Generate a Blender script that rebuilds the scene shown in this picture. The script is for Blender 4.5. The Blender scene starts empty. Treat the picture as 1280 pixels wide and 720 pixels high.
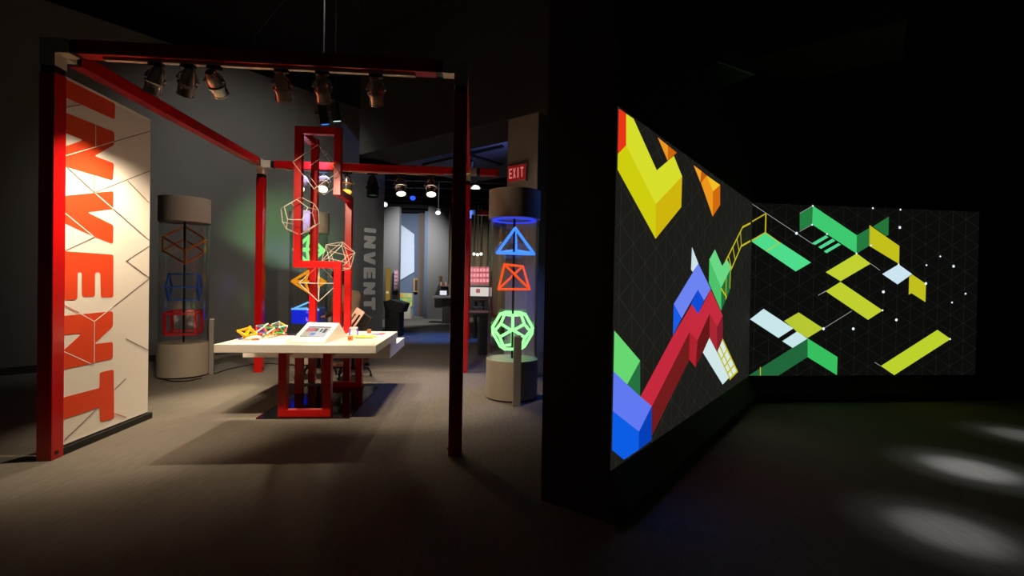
import bpy, math, random
from mathutils import Vector, Matrix
random.seed(7)
sc = bpy.context.scene
COL = sc.collection
V = Vector
PI = math.pi

# ---------------------------------------------------------------- camera
F = 597.9; ROLL = .01774; PITCH = -.00933; H = 1.345; YAW = .0808

def ray(px, py):
    a, b = px - 640, py - 360
    c, s = math.cos(ROLL), math.sin(ROLL)
    x, y = c*a + s*b, -s*a + c*b
    u = -y / F
    c, s = math.cos(PITCH), math.sin(PITCH)
    return V((x / F, c - s*u, s + c*u))
EYE = V((0, 0, H))
def gz(px, py, z=0.0):                      # where the pixel meets the horizontal plane z
    r = ray(px, py); return EYE + r * ((z - H) / r.z)
def at(px, py, dep):                        # a point at a known distance
    r = ray(px, py); return EYE + r * (dep / r.y)
def onp(px, py, P, d):                      # where the pixel meets the vertical plane through P along d
    r = ray(px, py); n = V((-d[1], d[0], 0))
    return EYE + r * (n.dot(V((P[0], P[1], 0))) / n.dot(r))

cd = bpy.data.cameras.new('camera'); cam = bpy.data.objects.new('camera', cd); COL.objects.link(cam)
fw = ray(640, 360); rt = ray(640 + F, 360) - fw; up = ray(640, 360 - F) - fw
m = Matrix((rt, up, -fw)).transposed().to_4x4(); m.translation = EYE
cam.matrix_world = m
cd.sensor_fit = 'HORIZONTAL'; cd.sensor_width = 36; cd.lens = 36 * F / 1280; cd.clip_end = 200
sc.camera = cam

# ---------------------------------------------------------------- world, exposure
w = bpy.data.worlds.new('world'); sc.world = w; w.use_nodes = True
bg = w.node_tree.nodes['Background']; bg.inputs[0].default_value = (.9, .85, .8, 1); bg.inputs[1].default_value = .007
sc.view_settings.view_transform = 'Standard'; sc.view_settings.look = 'None'
sc.view_settings.exposure = 0; sc.view_settings.gamma = 1; sc.view_settings.use_curve_mapping = False

def lin(c):
    return tuple((x/255/12.92 if x <= 10 else ((x/255 + .055)/1.055)**2.4) for x in c)

def spot(name, pos, aim, power, col, size, blend=.5, rad=.03, parent=None):
    rad = min(rad, .05)
    l = bpy.data.lights.new(name, 'SPOT'); l.energy = power; l.color = col
    l.spot_size = math.radians(size); l.spot_blend = blend; l.shadow_soft_size = rad
    o = bpy.data.objects.new(name, l); COL.objects.link(o)
    p = V(pos); d = V(aim) - p
    o.rotation_euler = d.to_track_quat('-Z', 'Y').to_euler()
    o.location = p - (parent.location if parent else V((0, 0, 0)))
    if parent: o.parent = parent
    return o

# ---------------------------------------------------------------- materials
MATS = {}
def mat(name, col, rough=.6, metal=0, emit=None, estr=0, noise=0, nscale=20, bump=0, bscale=60, spec=.5, coat=0):
    if name in MATS: return MATS[name]
    mt = bpy.data.materials.new(name); mt.use_nodes = True; nt = mt.node_tree; b = nt.nodes['Principled BSDF']
    c = lin(col) + (1,)
    b.inputs['Base Color'].default_value = c; b.inputs['Roughness'].default_value = rough
    b.inputs['Metallic'].default_value = metal; b.inputs['Specular IOR Level'].default_value = spec
    b.inputs['Coat Weight'].default_value = coat
    if emit:
        b.inputs['Emission Color'].default_value = lin(emit) + (1,); b.inputs['Emission Strength'].default_value = estr
    tc = nt.nodes.new('ShaderNodeTexCoord')
    n = nt.nodes.new('ShaderNodeTexNoise'); n.inputs['Scale'].default_value = nscale; n.inputs['Detail'].default_value = 4
    nt.links.new(tc.outputs['Object'], n.inputs['Vector'])
    k = noise if noise else .04
    r = nt.nodes.new('ShaderNodeMix'); r.data_type = 'RGBA'
    r.inputs['A'].default_value = tuple(x*(1-k) for x in c[:3]) + (1,); r.inputs['B'].default_value = tuple(min(1, x*(1+k)) for x in c[:3]) + (1,)
    nt.links.new(n.outputs['Fac'], r.inputs['Factor']); nt.links.new(r.outputs['Result'], b.inputs['Base Color'])
    if bump:
        n2 = nt.nodes.new('ShaderNodeTexNoise'); n2.inputs['Scale'].default_value = bscale; n2.inputs['Detail'].default_value = 3
        nt.links.new(tc.outputs['Object'], n2.inputs['Vector'])
        bp = nt.nodes.new('ShaderNodeBump'); bp.inputs['Strength'].default_value = bump; bp.inputs['Distance'].default_value = .01
        nt.links.new(n2.outputs['Fac'], bp.inputs['Height']); nt.links.new(bp.outputs['Normal'], b.inputs['Normal'])
    MATS[name] = mt
    return mt

def emat(name, col, s=1.0):                 # the light of a screen or a lamp
    if name in MATS: return MATS[name]
    mt = bpy.data.materials.new(name); mt.use_nodes = True; nt = mt.node_tree; b = nt.nodes['Principled BSDF']
    b.inputs['Base Color'].default_value = (.02, .02, .02, 1); b.inputs['Roughness'].default_value = .8
    b.inputs['Specular IOR Level'].default_value = .1
    b.inputs['Emission Color'].default_value = lin(col) + (1,); b.inputs['Emission Strength'].default_value = s
    MATS[name] = mt; return mt

def glass_mat():
    mt = bpy.data.materials.new('acrylic'); mt.use_nodes = True; nt = mt.node_tree; nt.nodes.clear()
    o = nt.nodes.new('ShaderNodeOutputMaterial'); mx = nt.nodes.new('ShaderNodeMixShader')
    t = nt.nodes.new('ShaderNodeBsdfTransparent'); t.inputs[0].default_value = (.975, .98, .985, 1)
    g = nt.nodes.new('ShaderNodeBsdfGlossy'); g.inputs['Roughness'].default_value = .03
    lw = nt.nodes.new('ShaderNodeLayerWeight'); lw.inputs['Blend'].default_value = .5
    pw = nt.nodes.new('ShaderNodeMath'); pw.operation = 'POWER'; pw.inputs[1].default_value = 3.5
    ma = nt.nodes.new('ShaderNodeMath'); ma.operation = 'MULTIPLY_ADD'; ma.inputs[1].default_value = .9; ma.inputs[2].default_value = .05
    nt.links.new(lw.outputs['Facing'], pw.inputs[0]); nt.links.new(pw.outputs[0], ma.inputs[0])
    nt.links.new(ma.outputs[0], mx.inputs[0]); nt.links.new(t.outputs[0], mx.inputs[1]); nt.links.new(g.outputs[0], mx.inputs[2])
    nt.links.new(mx.outputs[0], o.inputs[0]); return mt
ACRYL = glass_mat()

def carpet_mat():
    mt = bpy.data.materials.new('carpet'); mt.use_nodes = True; nt = mt.node_tree; b = nt.nodes['Principled BSDF']
    b.inputs['Roughness'].default_value = .95; b.inputs['Specular IOR Level'].default_value = .1
    tc = nt.nodes.new('ShaderNodeTexCoord')
    mp = nt.nodes.new('ShaderNodeMapping'); mp.inputs['Scale'].default_value = (55, 5, 1); mp.inputs['Rotation'].default_value = (0, 0, .65)
    n1 = nt.nodes.new('ShaderNodeTexNoise'); n1.inputs['Scale'].default_value = 1.0; n1.inputs['Detail'].default_value = 5; n1.inputs['Roughness'].default_value = .7
    n2 = nt.nodes.new('ShaderNodeTexNoise'); n2.inputs['Scale'].default_value = 120; n2.inputs['Detail'].default_value = 2
    n3 = nt.nodes.new('ShaderNodeTexNoise'); n3.inputs['Scale'].default_value = 1.3; n3.inputs['Detail'].default_value = 3
    nt.links.new(tc.outputs['Object'], mp.inputs['Vector']); nt.links.new(mp.outputs[0], n1.inputs['Vector'])
    nt.links.new(tc.outputs['Object'], n2.inputs['Vector']); nt.links.new(tc.outputs['Object'], n3.inputs['Vector'])
    a1 = nt.nodes.new('ShaderNodeMath'); a1.operation = 'MULTIPLY_ADD'; a1.inputs[1].default_value = .7
    nt.links.new(n1.outputs['Fac'], a1.inputs[0])
    a2 = nt.nodes.new('ShaderNodeMath'); a2.operation = 'MULTIPLY'; a2.inputs[1].default_value = .3
    nt.links.new(n2.outputs['Fac'], a2.inputs[0]); nt.links.new(a2.outputs[0], a1.inputs[2])
    cr = nt.nodes.new('ShaderNodeValToRGB')
    cr.color_ramp.elements[0].position = .3; cr.color_ramp.elements[0].color = (.150, .134, .112, 1)
    cr.color_ramp.elements[1].position = .7; cr.color_ramp.elements[1].color = (.240, .214, .180, 1)
    nt.links.new(a1.outputs[0], cr.inputs[0])
    mx = nt.nodes.new('ShaderNodeMix'); mx.data_type = 'RGBA'; mx.blend_type = 'MULTIPLY'; mx.inputs['Factor'].default_value = .25
    nt.links.new(cr.outputs[0], mx.inputs['A']); nt.links.new(n3.outputs['Fac'], mx.inputs['B'])
    nt.links.new(mx.outputs['Result'], b.inputs['Base Color'])
    bp = nt.nodes.new('ShaderNodeBump'); bp.inputs['Strength'].default_value = .5; bp.inputs['Distance'].default_value = .004
    nt.links.new(a1.outputs[0], bp.inputs['Height']); nt.links.new(bp.outputs[0], b.inputs['Normal'])
    return mt

RED = mat('red_paint', (186, 8, 10), .32, coat=.15, noise=.03)
CONN = mat('connector_white', (205, 190, 172), .5)
BLACK = mat('black_plastic', (14, 13, 13), .5)
WHITE = mat('white_laminate', (238, 232, 222), .4)
GREY = mat('grey_wall_paint', (108, 106, 102), .85, noise=.05, nscale=2)
COLM = mat('column_paint', (150, 140, 128), .8)
CAPM = mat('cap_grey', (170, 158, 143), .6)
CHROME = mat('chrome', (215, 205, 190), .24, metal=.72)
DARKW = mat('black_wall', (26, 20, 19), .7)
CEIL = mat('black_ceiling', (20, 18, 20), .9)
DUCT = mat('dark_duct', (46, 44, 48), .6)
WIRE = mat('wire_white', (225, 215, 200), .35)
STEEL = mat('satin_steel', (175, 170, 165), .35, metal=.6)

# ---------------------------------------------------------------- mesh helpers
class MB:
    def __init__(s): s.v = []; s.f = []
    def add(s, vs, fs):
        n = len(s.v); s.v += [V(x) for x in vs]; s.f += [tuple(i + n for i in f) for f in fs]; return s
    def hexa(s, c0, u, v, w):               # a box from a corner and three edge vectors
        c0, u, v, w = V(c0), V(u), V(v), V(w)
        vs = [c0, c0+u, c0+u+v, c0+v, c0+w, c0+u+w, c0+u+v+w, c0+v+w]
        fs = [(0, 3, 2, 1), (4, 5, 6, 7), (0, 1, 5, 4), (1, 2, 6, 5), (2, 3, 7, 6), (3, 0, 4, 7)]
        if u.cross(v).dot(w) < 0: fs = [f[::-1] for f in fs]
        return s.add(vs, fs)
    def box(s, c, size, yaw=0):
        c = V(c); cy, sy = math.cos(yaw), math.sin(yaw)
        u, v, w = V((cy, sy, 0))*size[0], V((-sy, cy, 0))*size[1], V((0, 0, size[2]))
        return s.hexa(c - u/2 - v/2 - w/2, u, v, w)
    def fbox(s, a0, a1, b0, b1, z0, z1):     # a box along the exhibit's own axes
        p = fr(a0, b0, z0)
        return s.hexa(p, fr(a1, b0, z0) - p, fr(a0, b1, z0) - p, V((0, 0, z1 - z0)))
    def lathe(s, c, axis, prof, n=24, caps=True):   # prof: (distance along axis, radius)
        c, ax = V(c), V(axis).normalized()
        t = ax.orthogonal().normalized(); b = ax.cross(t)
        vs, fs = [], []
        for d, r in prof:
            for k in range(n):
                q = 2*PI*k/n; vs.append(c + ax*d + (t*math.cos(q) + b*math.sin(q))*r)
        for i in range(len(prof) - 1):
            for k in range(n):
                k2 = (k+1) % n; fs.append((i*n+k, i*n+k2, (i+1)*n+k2, (i+1)*n+k))
        if caps:
            fs.append(tuple(range(n-1, -1, -1))); m0 = (len(prof)-1)*n; fs.append(tuple(range(m0, m0+n)))
        return s.add(vs, fs)
    def rod(s, a, b, r, n=6):
        a, b = V(a), V(b); return s.lathe(a, b - a, [(0, r), ((b-a).length, r)], n)
    def path(s, pts, r, n=6):
        pts = [V(p) for p in pts]; vs, fs = [], []
        t = None
        for i, p in enumerate(pts):
            d = (pts[min(i+1, len(pts)-1)] - pts[max(i-1, 0)]).normalized()
            t = d.orthogonal().normalized() if t is None else (t - d*t.dot(d)).normalized()
            b = d.cross(t)
            for k in range(n):
                q = 2*PI*k/n; vs.append(p + (t*math.cos(q) + b*math.sin(q))*(r[i] if isinstance(r, list) else r))
        for i in range(len(pts) - 1):
            for k in range(n):
                k2 = (k+1) % n; fs.append((i*n+k, i*n+k2, (i+1)*n+k2, (i+1)*n+k))
        fs.append(tuple(range(n-1, -1, -1))); m0 = (len(pts)-1)*n; fs.append(tuple(range(m0, m0+n)))
        return s.add(vs, fs)
    def slab(s, poly, n, t):                 # a flat outline given thickness t along n
        poly = [V(p) for p in poly]; n = V(n).normalized()
        nn = V((0, 0, 0))
        for i in range(len(poly)): nn += poly[i].cross(poly[(i+1) % len(poly)])
        if nn.dot(n) < 0: poly = poly[::-1]
        k = len(poly); vs = poly + [p + n*t for p in poly]
        fs = [tuple(range(k-1, -1, -1)), tuple(range(k, 2*k))] + [(i, (i+1) % k, k + (i+1) % k, k + i) for i in range(k)]
        return s.add(vs, fs)
    def ball(s, c, r, n=8, m=6, sc3=(1, 1, 1)):
        c = V(c); vs = [c + V((0, 0, r*sc3[2]))]; fs = []
        for i in range(1, m):
            th = PI*i/m
            for k in range(n):
                q = 2*PI*k/n; vs.append(c + V((r*sc3[0]*math.sin(th)*math.cos(q), r*sc3[1]*math.sin(th)*math.sin(q), r*sc3[2]*math.cos(th))))
        vs.append(c - V((0, 0, r*sc3[2]))); L = len(vs) - 1
        for k in range(n):
            k2 = (k+1) % n; fs.append((0, 1+k, 1+k2)); fs.append((L, 1+(m-2)*n+k2, 1+(m-2)*n+k))
            for i in range(m-2): fs.append((1+i*n+k, 1+(i+1)*n+k, 1+(i+1)*n+k2, 1+i*n+k2))
        return s.add(vs, fs)
    def build(s, name, material, parent=None, smooth=False, bevel=0):
        off = V((0, 0, 0)); q = parent
        while q: off += q.location; q = q.parent
        org = V((0, 0, 0))
        if parent is None and s.v:
            lo = V([min(v[i] for v in s.v) for i in range(3)]); hi = V([max(v[i] for v in s.v) for i in range(3)])
            org = V(((lo.x+hi.x)/2, (lo.y+hi.y)/2, lo.z))
        me = bpy.data.meshes.new(name); me.from_pydata([v - off - org for v in s.v], [], s.f)
        me.validate(); me.update()
        if material: me.materials.append(material)
        if smooth:
            for p in me.polygons: p.use_smooth = True
            try: me.set_sharp_from_angle(angle=math.radians(38))
            except Exception: pass
        o = bpy.data.objects.new(name, me); COL.objects.link(o)
        o.location = org
        if parent: o.parent = parent
        if bevel:
            b = o.modifiers.new('bevel', 'BEVEL'); b.width = bevel; b.segments = 2; b.limit_method = 'ANGLE'
        return o

def thing(name, loc, label, cat, group=None):
    o = bpy.data.objects.new(name, None); COL.objects.link(o); o.location = loc; o.empty_display_size = .05
    return tag(o, label, cat, group)
def tag(o, label, cat, group=None):
    o['label'] = label; o['category'] = cat
    if group: o['group'] = group
    return o
def struct(o, label=None):
    o['kind'] = 'structure'
    if label: o['label'] = label
    return o

# the exhibit's own axes: a to the right along the front beam, b away from the camera
FO = V((-3.4178, 3.4434, 0)); CA, SA = math.cos(YAW), math.sin(YAW)
def fr(a, b, z=0): return V((FO.x + a*CA - b*SA, FO.y + a*SA + b*CA, z))
FW, FD, FH, TW = 3.06, 3.54, 3.053, .104

# ================================================================ THE SETTING
floor = MB().hexa((-16, -3, -.1), (32, 0, 0), (0, 33, 0), (0, 0, .1)).build('floor', carpet_mat()); struct(floor, 'grey brown streaked carpet floor')
ceil_ = MB().hexa((-16, -3, 5.9), (32, 0, 0), (0, 33, 0), (0, 0, .1)).build('ceiling', CEIL); struct(ceil_, 'black exposed ceiling')

WD = V((.615, .7885, 0)).normalized()        # direction of the long walls
WN = V((WD.y, -WD.x, 0))                     # their face, towards the exhibit
WP = V((-6.57, 6.59, 0))
def wall_t(px):                              # distance along the left wall for a picture column
    p = onp(px, 347, WP, WD); return (p - WP).dot(WD)
t0, t1, t2 = -6.0, wall_t(447), wall_t(479)
ztop = onp(105, 17, WP, WD).z
wl = MB().hexa(WP + WD*t0, WD*(t1-t0), -WN*.2, V((0, 0, ztop))).build('wall_left', GREY); struct(wl, 'tall plain grey gallery wall')
bbm = mat('dark_base', (40, 38, 38), .6)
bb = MB().hexa(WP + WD*t0, WD*(t1-t0), WN*.012, V((0, 0, .1))).build('baseboard_left', bbm); struct(bb, 'dark baseboard of grey wall')
zin = onp(462, 209, WP, WD).z
wb = MB().hexa(WP + WD*t1, WD*(t2-t1), -WN*.2, V((0, 0, zin))).build('wall_back', GREY); struct(wb, 'grey wall end with faint INVENT lettering')
bb2 = MB().hexa(WP + WD*t1, WD*(t2-t1), WN*.012, V((0, 0, .1))).build('baseboard_back', bbm); struct(bb2, 'dark baseboard of lettered wall')

# letters, outlined in picture pixels as they stand on the banner
LET = {
 'I': [(78.6, 97.4), (143.7, 128.2), (143, 149.5), (78.6, 120.4)],
 'N': [(78.6, 139.6), (142.5, 165), (142.5, 181), (117.5, 195), (142, 204), (140.6, 225.7), (78.2, 207.2), (78.4, 184), (104, 175), (78.6, 165.2)],
 'V': [(78.2, 245), (141.3, 238.8), (141.3, 261.3), (108.8, 265.5), (141.3, 281.5), (140.8, 305), (117.5, 296), (98, 287), (77.8, 277.5)],
 'E': [(77.8, 313.8), (141.3, 318.3), (141.3, 371.8), (125.8, 371.8), (125.2, 340.5), (118.3, 340.4), (118.3, 370.8), (102, 371), (102, 340.2), (96.8, 340), (96.3, 374.6), (77.6, 375.2)],
 'N2': [(77.3, 395), (140.7, 389), (140.7, 408.3), (117.3, 430), (140.7, 427.3), (140.7, 448.3), (78.0, 462.3), (78.0, 439), (102.3, 416.7), (77.3, 419)],
 'T': [(124.3, 465.7), (141.7, 461.7), (142.3, 523.3), (125, 527.3), (124.4, 509), (78.4, 524.4), (78.4, 496.9), (124.3, 485)],
}
BA = .065                                    # banner's place across the frame
BP = fr(BA, 0); BD = (fr(BA, 1) - fr(BA, 0)); BN = V((BD.y, -BD.x, 0))
def round_poly(poly, r):
    out = []
    k = len(poly)
    for i in range(k):
        p, a, b = poly[i], poly[i-1], poly[(i+1) % k]
        da, db = (a - p), (b - p); q = min(r, da.length*.4, db.length*.4)
        s, e = p + da.normalized()*q, p + db.normalized()*q
        for t in (0, .33, .67, 1): out.append(s*(1-t)**2 + p*2*t*(1-t) + e*t*t)
    return out
BLET = {k: [onp(x, y, BP, BD) for x, y in pl] for k, pl in LET.items()}

# the same word, fainter, on the grey wall end
allp = [p for pl in BLET.values() for p in pl]
s0, s1 = min((p-BP).dot(BD) for p in allp), max((p-BP).dot(BD) for p in allp)
zz0, zz1 = min(p.z for p in allp), max(p.z for p in allp)
q0, q1 = onp(455, 300, WP, WD), onp(470.5, 300, WP, WD)
zt, zb = onp(462, 285, WP, WD).z, onp(462, 388, WP, WD).z
wlm = mat('wall_lettering', (226, 220, 204), .8)
for key in LET:
    poly = []
    for p in BLET[key]:
        u = ((p-BP).dot(BD) - s0)/(s1-s0); v = (p.z - zz0)/(zz1-zz0)
        q = q0 + (q1-q0)*u; poly.append(V((q.x, q.y, zb + (zt-zb)*v)))
    MB().slab(round_poly(poly, .03), WN, .006).build('letter', wlm, wb)

# ---- black wall block with the two projection walls
S0, S1, S2 = V((.569, 2.691, 0)), V((2.812, 5.654, 0)), V((5.842, 6.0154, 0))
E1 = (S1-S0).normalized(); E2 = (S2-S1).normalized()
N1 = V((E1.y, -E1.x, 0)); N2 = V((E2.y, -E2.x, 0))
S3 = S2 + E2*6
def mitre(off):                              # the block's line moved towards the viewers by off
    a0 = S0 + N1*off; b1 = S1 + N2*off
    den = E1.x*E2.y - E1.y*E2.x; dlt = b1 - a0
    t = (dlt.x*E2.y - dlt.y*E2.x)/den
    return [a0, a0 + E1*t, S3 + N2*off]
prof = [(-.46, 0), (.07, 0), (.07, .06), (.11, .06), (.11, .10), (.002, .295), (.002, 5.9), (-.46, 5.9)]
rows = [mitre(o) for o, z in prof]
mb = MB(); k = len(prof)
vs = [V((rows[i][j].x, rows[i][j].y, prof[i][1])) for j in range(3) for i in range(k)]
fs = [tuple(range(k)), tuple(range(3*k-1, 2*k-1, -1))]
for j in range(2):
    for i in range(k):
        i2 = (i+1) % k; fs.append((j*k+i, (j+1)*k+i, (j+1)*k+i2, j*k+i2))
wr = mb.add(vs, fs).build('wall_right', DARKW); struct(wr, 'black angled wall carrying the projections')

# ---- column with the exit sign, the soffit above and the dark wall behind
CP = V((.33, 6.75, 0)); CDv = V((-E1.y, E1.x, 0))
col = MB().hexa(CP, CDv*.54, E1*.5, V((0, 0, 3.76))).build('wall_column', COLM); struct(col, 'beige square column behind glass cylinder')
blue_wall = mat('slate_wall', (88, 92, 104), .8)
wm = MB().hexa(CP + E1*.5 + CDv*.2, CDv*.2, E1*5.2, V((0, 0, 3.7))).build('wall_middle', blue_wall); struct(wm, 'slate wall running back beside column')
sof = MB().hexa(CP - CDv*4.0 - E1*.05, CDv*8.1, E1*.9, V((0, 0, 2.14))).build('trim_1', mat('soffit_paint', (52, 46, 44), .85))
sof.location.z = 3.76; struct(sof, 'dark soffit across the ceiling')
sof2 = MB().hexa(CP - CDv*3.0 + E1*.9 + V((0, 0, 4.35)), CDv*9, E1*4.2, V((0, 0, .1))).build('trim_2', mat('ceiling_panel', (100, 104, 122), .8)); struct(sof2, 'pale ceiling panel beyond the soffit')

for k, (x0, y0, x1, y1) in enumerate([(528, 206, 629, 183), (540, 190, 590, 201), (588, 193, 628, 206)]):
    a, b = gz(x0, y0, 4.30), gz(x1, y1, 4.30)
    tag(MB().rod(a, b, .03, 8).build('ceiling_conduit', BLACK, None, True), ('long black conduit under the pale ceiling panel', 'short black conduit crossing the long one', 'black conduit beside the beige column')[k], 'conduit', 'conduits under the panel')

# ================================================================ SCREENS
def screen(name, A, B, n, label):
    u = (B-A).normalized()
    z0, z1 = .30, 2.347
    t = tag(MB().slab([A+V((0, 0, z0)), B+V((0, 0, z0)), B+V((0, 0, z1)), A+V((0, 0, z1))], n, .006).build(name, emat('screen_dark', (27, 26, 23)) if n is N1 else emat('screen_dim', (11, 11, 10))), label, 'projection screen', 'angled projection screens')
    return t
eps = .004
SL = screen('projection_screen', S0 + N1*.003, S1 + N1*.003 - E1*.008, N1, 'projection screen with yellow slab and red blue stepped blocks')
SR = screen('projection_screen', S1 + N2*.003 + E2*.008, S2 + N2*.003, N2, 'projection screen with green slabs, yellow bars and white stars')
LV = {}
def shape(scr, name, pts, col, lift=1, st=1.0):
    A, d, n = (S0, E1, N1) if scr is SL else (S1, E2, N2)
    A = A + n*(.010 + .0015*lift)
    poly = [onp(x, y, A, d) for x, y in pts]
    lim = (S1-S0).length if scr is SL else (S2-S1).length
    cl = []
    for p in poly:
        s = (p-A).dot(d); s = min(max(s, .002), lim - .004); q = A + d*s
        cl.append(V((q.x, q.y, min(max(p.z, .3), 2.347))))
    return MB().slab(cl, n, .001).build(name, emat('light_%d_%d_%d_%.2f' % (*col, st), col, st), scr)
def zA(*p): return [(750 + x/3.6, 120 + y/3.6) for x, y in p]
def zB(*p): return [(800 + x/3.6, 280 + y/3.6) for x, y in p]
def zC(*p): return [(750 + x/3.6, 400 + y/3.6) for x, y in p]
def zD(*p): return [(900 + x/5.145, 230 + y/5.145) for x, y in p]
def zE(*p): return [(1060 + x/5.14, 240 + y/5.14) for x, y in p]
def zF(*p): return [(900 + x/3.765, 360 + y/3.765) for x, y in p]

def strip(scr, p, q, wd, col, st=1.0, lift=2, name='light_line'):
    A, d, n = (S0, E1, N1) if scr is SL else (S1, E2, N2)
    A = A + n*(.010 + .0015*lift)
    a, b = onp(*p, A, d), onp(*q, A, d)
    s = n.cross((b-a).normalized()) * wd/2
    return MB().slab([a+s, b+s, b-s, a-s], n, .001).build(name, emat('light_%d_%d_%d_%.2f' % (*col, st), col, st), scr)

# faint triangular grid on both screens
def grid(scr, A, d, n, L):
    mb = MB(); z0, z1 = .30, 2.347; P = A + n*.0095; wd = .0045; sp = .187
    def seg(s_a, za, s_b, zb_):
        a = P + d*s_a + V((0, 0, za)); b = P + d*s_b + V((0, 0, zb_))
        t = n.cross((b-a).normalized())*wd/2
        mb.slab([a+t, b+t, b-t, a-t], n, .0008)
    x = .06
    while x < L: seg(x, z0, x, z1); x += sp
    sl = math.tan(math.radians(30)); dz = 2*sp*sl
    for sg in (1, -1):
        c = -6
        k = -60
        while k < 60:
            zc = .41 + k*dz                  # line z = zc + sg*sl*(s-.06)
            k += 1
            ss = []
            s_lo, s_hi = 0, L
            f = lambda s: zc + sg*sl*(s - .06)
            sa = (z0 - zc)/(sg*sl) + .06; sb = (z1 - zc)/(sg*sl) + .06
            lo, hi = max(0, min(sa, sb)), min(L, max(sa, sb))
            if hi - lo > .02: seg(lo, f(lo), hi, f(hi))
    mb.build('grid_lines', emat('grid_light', (40, 40, 36)) if scr is SL else emat('grid_dim', (29, 28, 27)), scr)['kind'] = 'stuff'
grid(SL, S0, E1, N1, (S1-S0).length - .01); grid(SR, S1, E2, N2, (S2-S1).length)

# left screen
LS = [
 ('red_face', zA((72,48),(117,80),(117,222),(70,255)), (232,52,22)),
 ('yellow_face', zA((117,80),(150,102),(255,335),(332,270),(369,362),(250,487),(117,222)), (214,220,42)),
 ('yellow_face', zA((70,255),(117,222),(250,487),(250,642),(66,325)), (206,204,14)),
 ('yellow_face', zA((250,487),(369,362),(365,500),(250,642)), (206,180,12)),
 ('orange_face', zA((260,187),(305,223),(305,292)), (236,150,34)),
 ('orange_face', zA((305,223),(345,255),(305,292)), (200,100,14)),
 ('orange_face', zA((422,313),(455,337),(452,388)), (240,160,40)),
 ('orange_face', zA((455,337),(480,358),(455,390)), (190,92,14)),
 ('orange_face', zA((454,390),(480,358),(508,430),(507,542)), (236,150,28)),
 ('orange_face', zA((480,358),(540,400),(508,430)), (240,190,36)),
 ('orange_face', zA((508,430),(540,400),(540,490),(507,542)), (206,104,12)),
 ('white_face', zB((234,105),(262,178),(237,215),(230,205)), (205,226,232)),
 ('blue_face', zB((262,178),(318,292),(288,345),(260,295),(187,425),(152,360)), (108,130,240)),
 ('blue_face', zB((260,295),(288,345),(262,405),(230,360)), (16,74,212)),
 ('blue_face', zB((152,360),(187,425),(148,500)), (24,92,230)),
 ('red_face', zB((318,295),(372,412),(346,462),(313,403),(258,525),(222,488)) + zC((233,388),(182,345)) + zB((148,505),(232,362),(262,405)), (196,40,60)),
 ('red_face', zB((313,403),(346,462),(347,572),(312,512)), (168,36,50)),
 ('red_face', zB((346,462),(372,412),(372,517),(347,572)), (126,26,42)),
 ('red_face', zB((222,488),(258,525),(250,645),(218,605)), (174,32,44)),
 ('red_face', zB((258,525),(313,403),(312,512),(250,645)), (100,20,24)),
 ('red_face', zC((233,388),(403,52),(403,175),(234,520)), (112,26,28)),
 ('green_face', zB((337,115),(370,190),(390,157),(410,195),(365,287),(312,160)), (104,214,130)),
 ('green_face', zB((312,162),(365,287),(365,390),(310,265)), (76,192,104)),
 ('green_face', zB((365,287),(410,195),(405,295),(365,390)), (26,110,54)),
 ('white_face', zB((312,512),(345,575),(402,690),(372,722),(283,578)), (208,230,232)),
 ('white_face', zB((372,518),(440,665),(405,700),(348,575)), (214,234,226)),
 ('green_face', zC((54,50),(180,183),(122,290),(50,235)), (104,214,112)),
 ('green_face', zC((180,183),(180,342),(122,290)), (36,112,62)),
 ('blue_face', zC((50,235),(122,290),(182,345),(232,388),(175,502),(47,415)), (96,120,240)),
 ('blue_face', zC((47,415),(175,502),(173,585),(107,628),(42,592)), (12,92,228)),
 ('blue_face', zC((175,502),(232,388),(232,540),(173,585)), (4,62,182)),
]
for nme, pts, c in LS: shape(SL, nme, pts, c)
YL = (196, 186, 28)
for a, b in [((384,170),(462,14)), ((410,205),(455,100)), ((455,100),(497,76)), ((462,14),(497,-4)), ((398,143),(412,200)), ((418,105),(428,165)), ((436,68),(446,122)), ((452,32),(456,100)), ((365,290),(390,330)), ((388,240),(386,340)), ((407,200),(404,290))]:
    strip(SL, zB(a)[0], zB(b)[0], .020, YL)
def bil(u, v):
    a, b, c, d = (348,575), (372,518), (440,665), (405,700)
    x = (a[0]*(1-u)+b[0]*u)*(1-v) + (d[0]*(1-u)+c[0]*u)*v; y = (a[1]*(1-u)+b[1]*u)*(1-v) + (d[1]*(1-u)+c[1]*u)*v
    return zB((x, y))[0]
for u0, v0, u1, v1 in [(.03,0,.03,1),(.45,0,.45,1),(.97,.0,.97,1),(0,.3,1,.3),(0,.55,1,.55),(0,.78,1,.78),(0,.98,1,.98)]:
    strip(SL, bil(u0, v0), bil(u1, v1), .022, YL)
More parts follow.
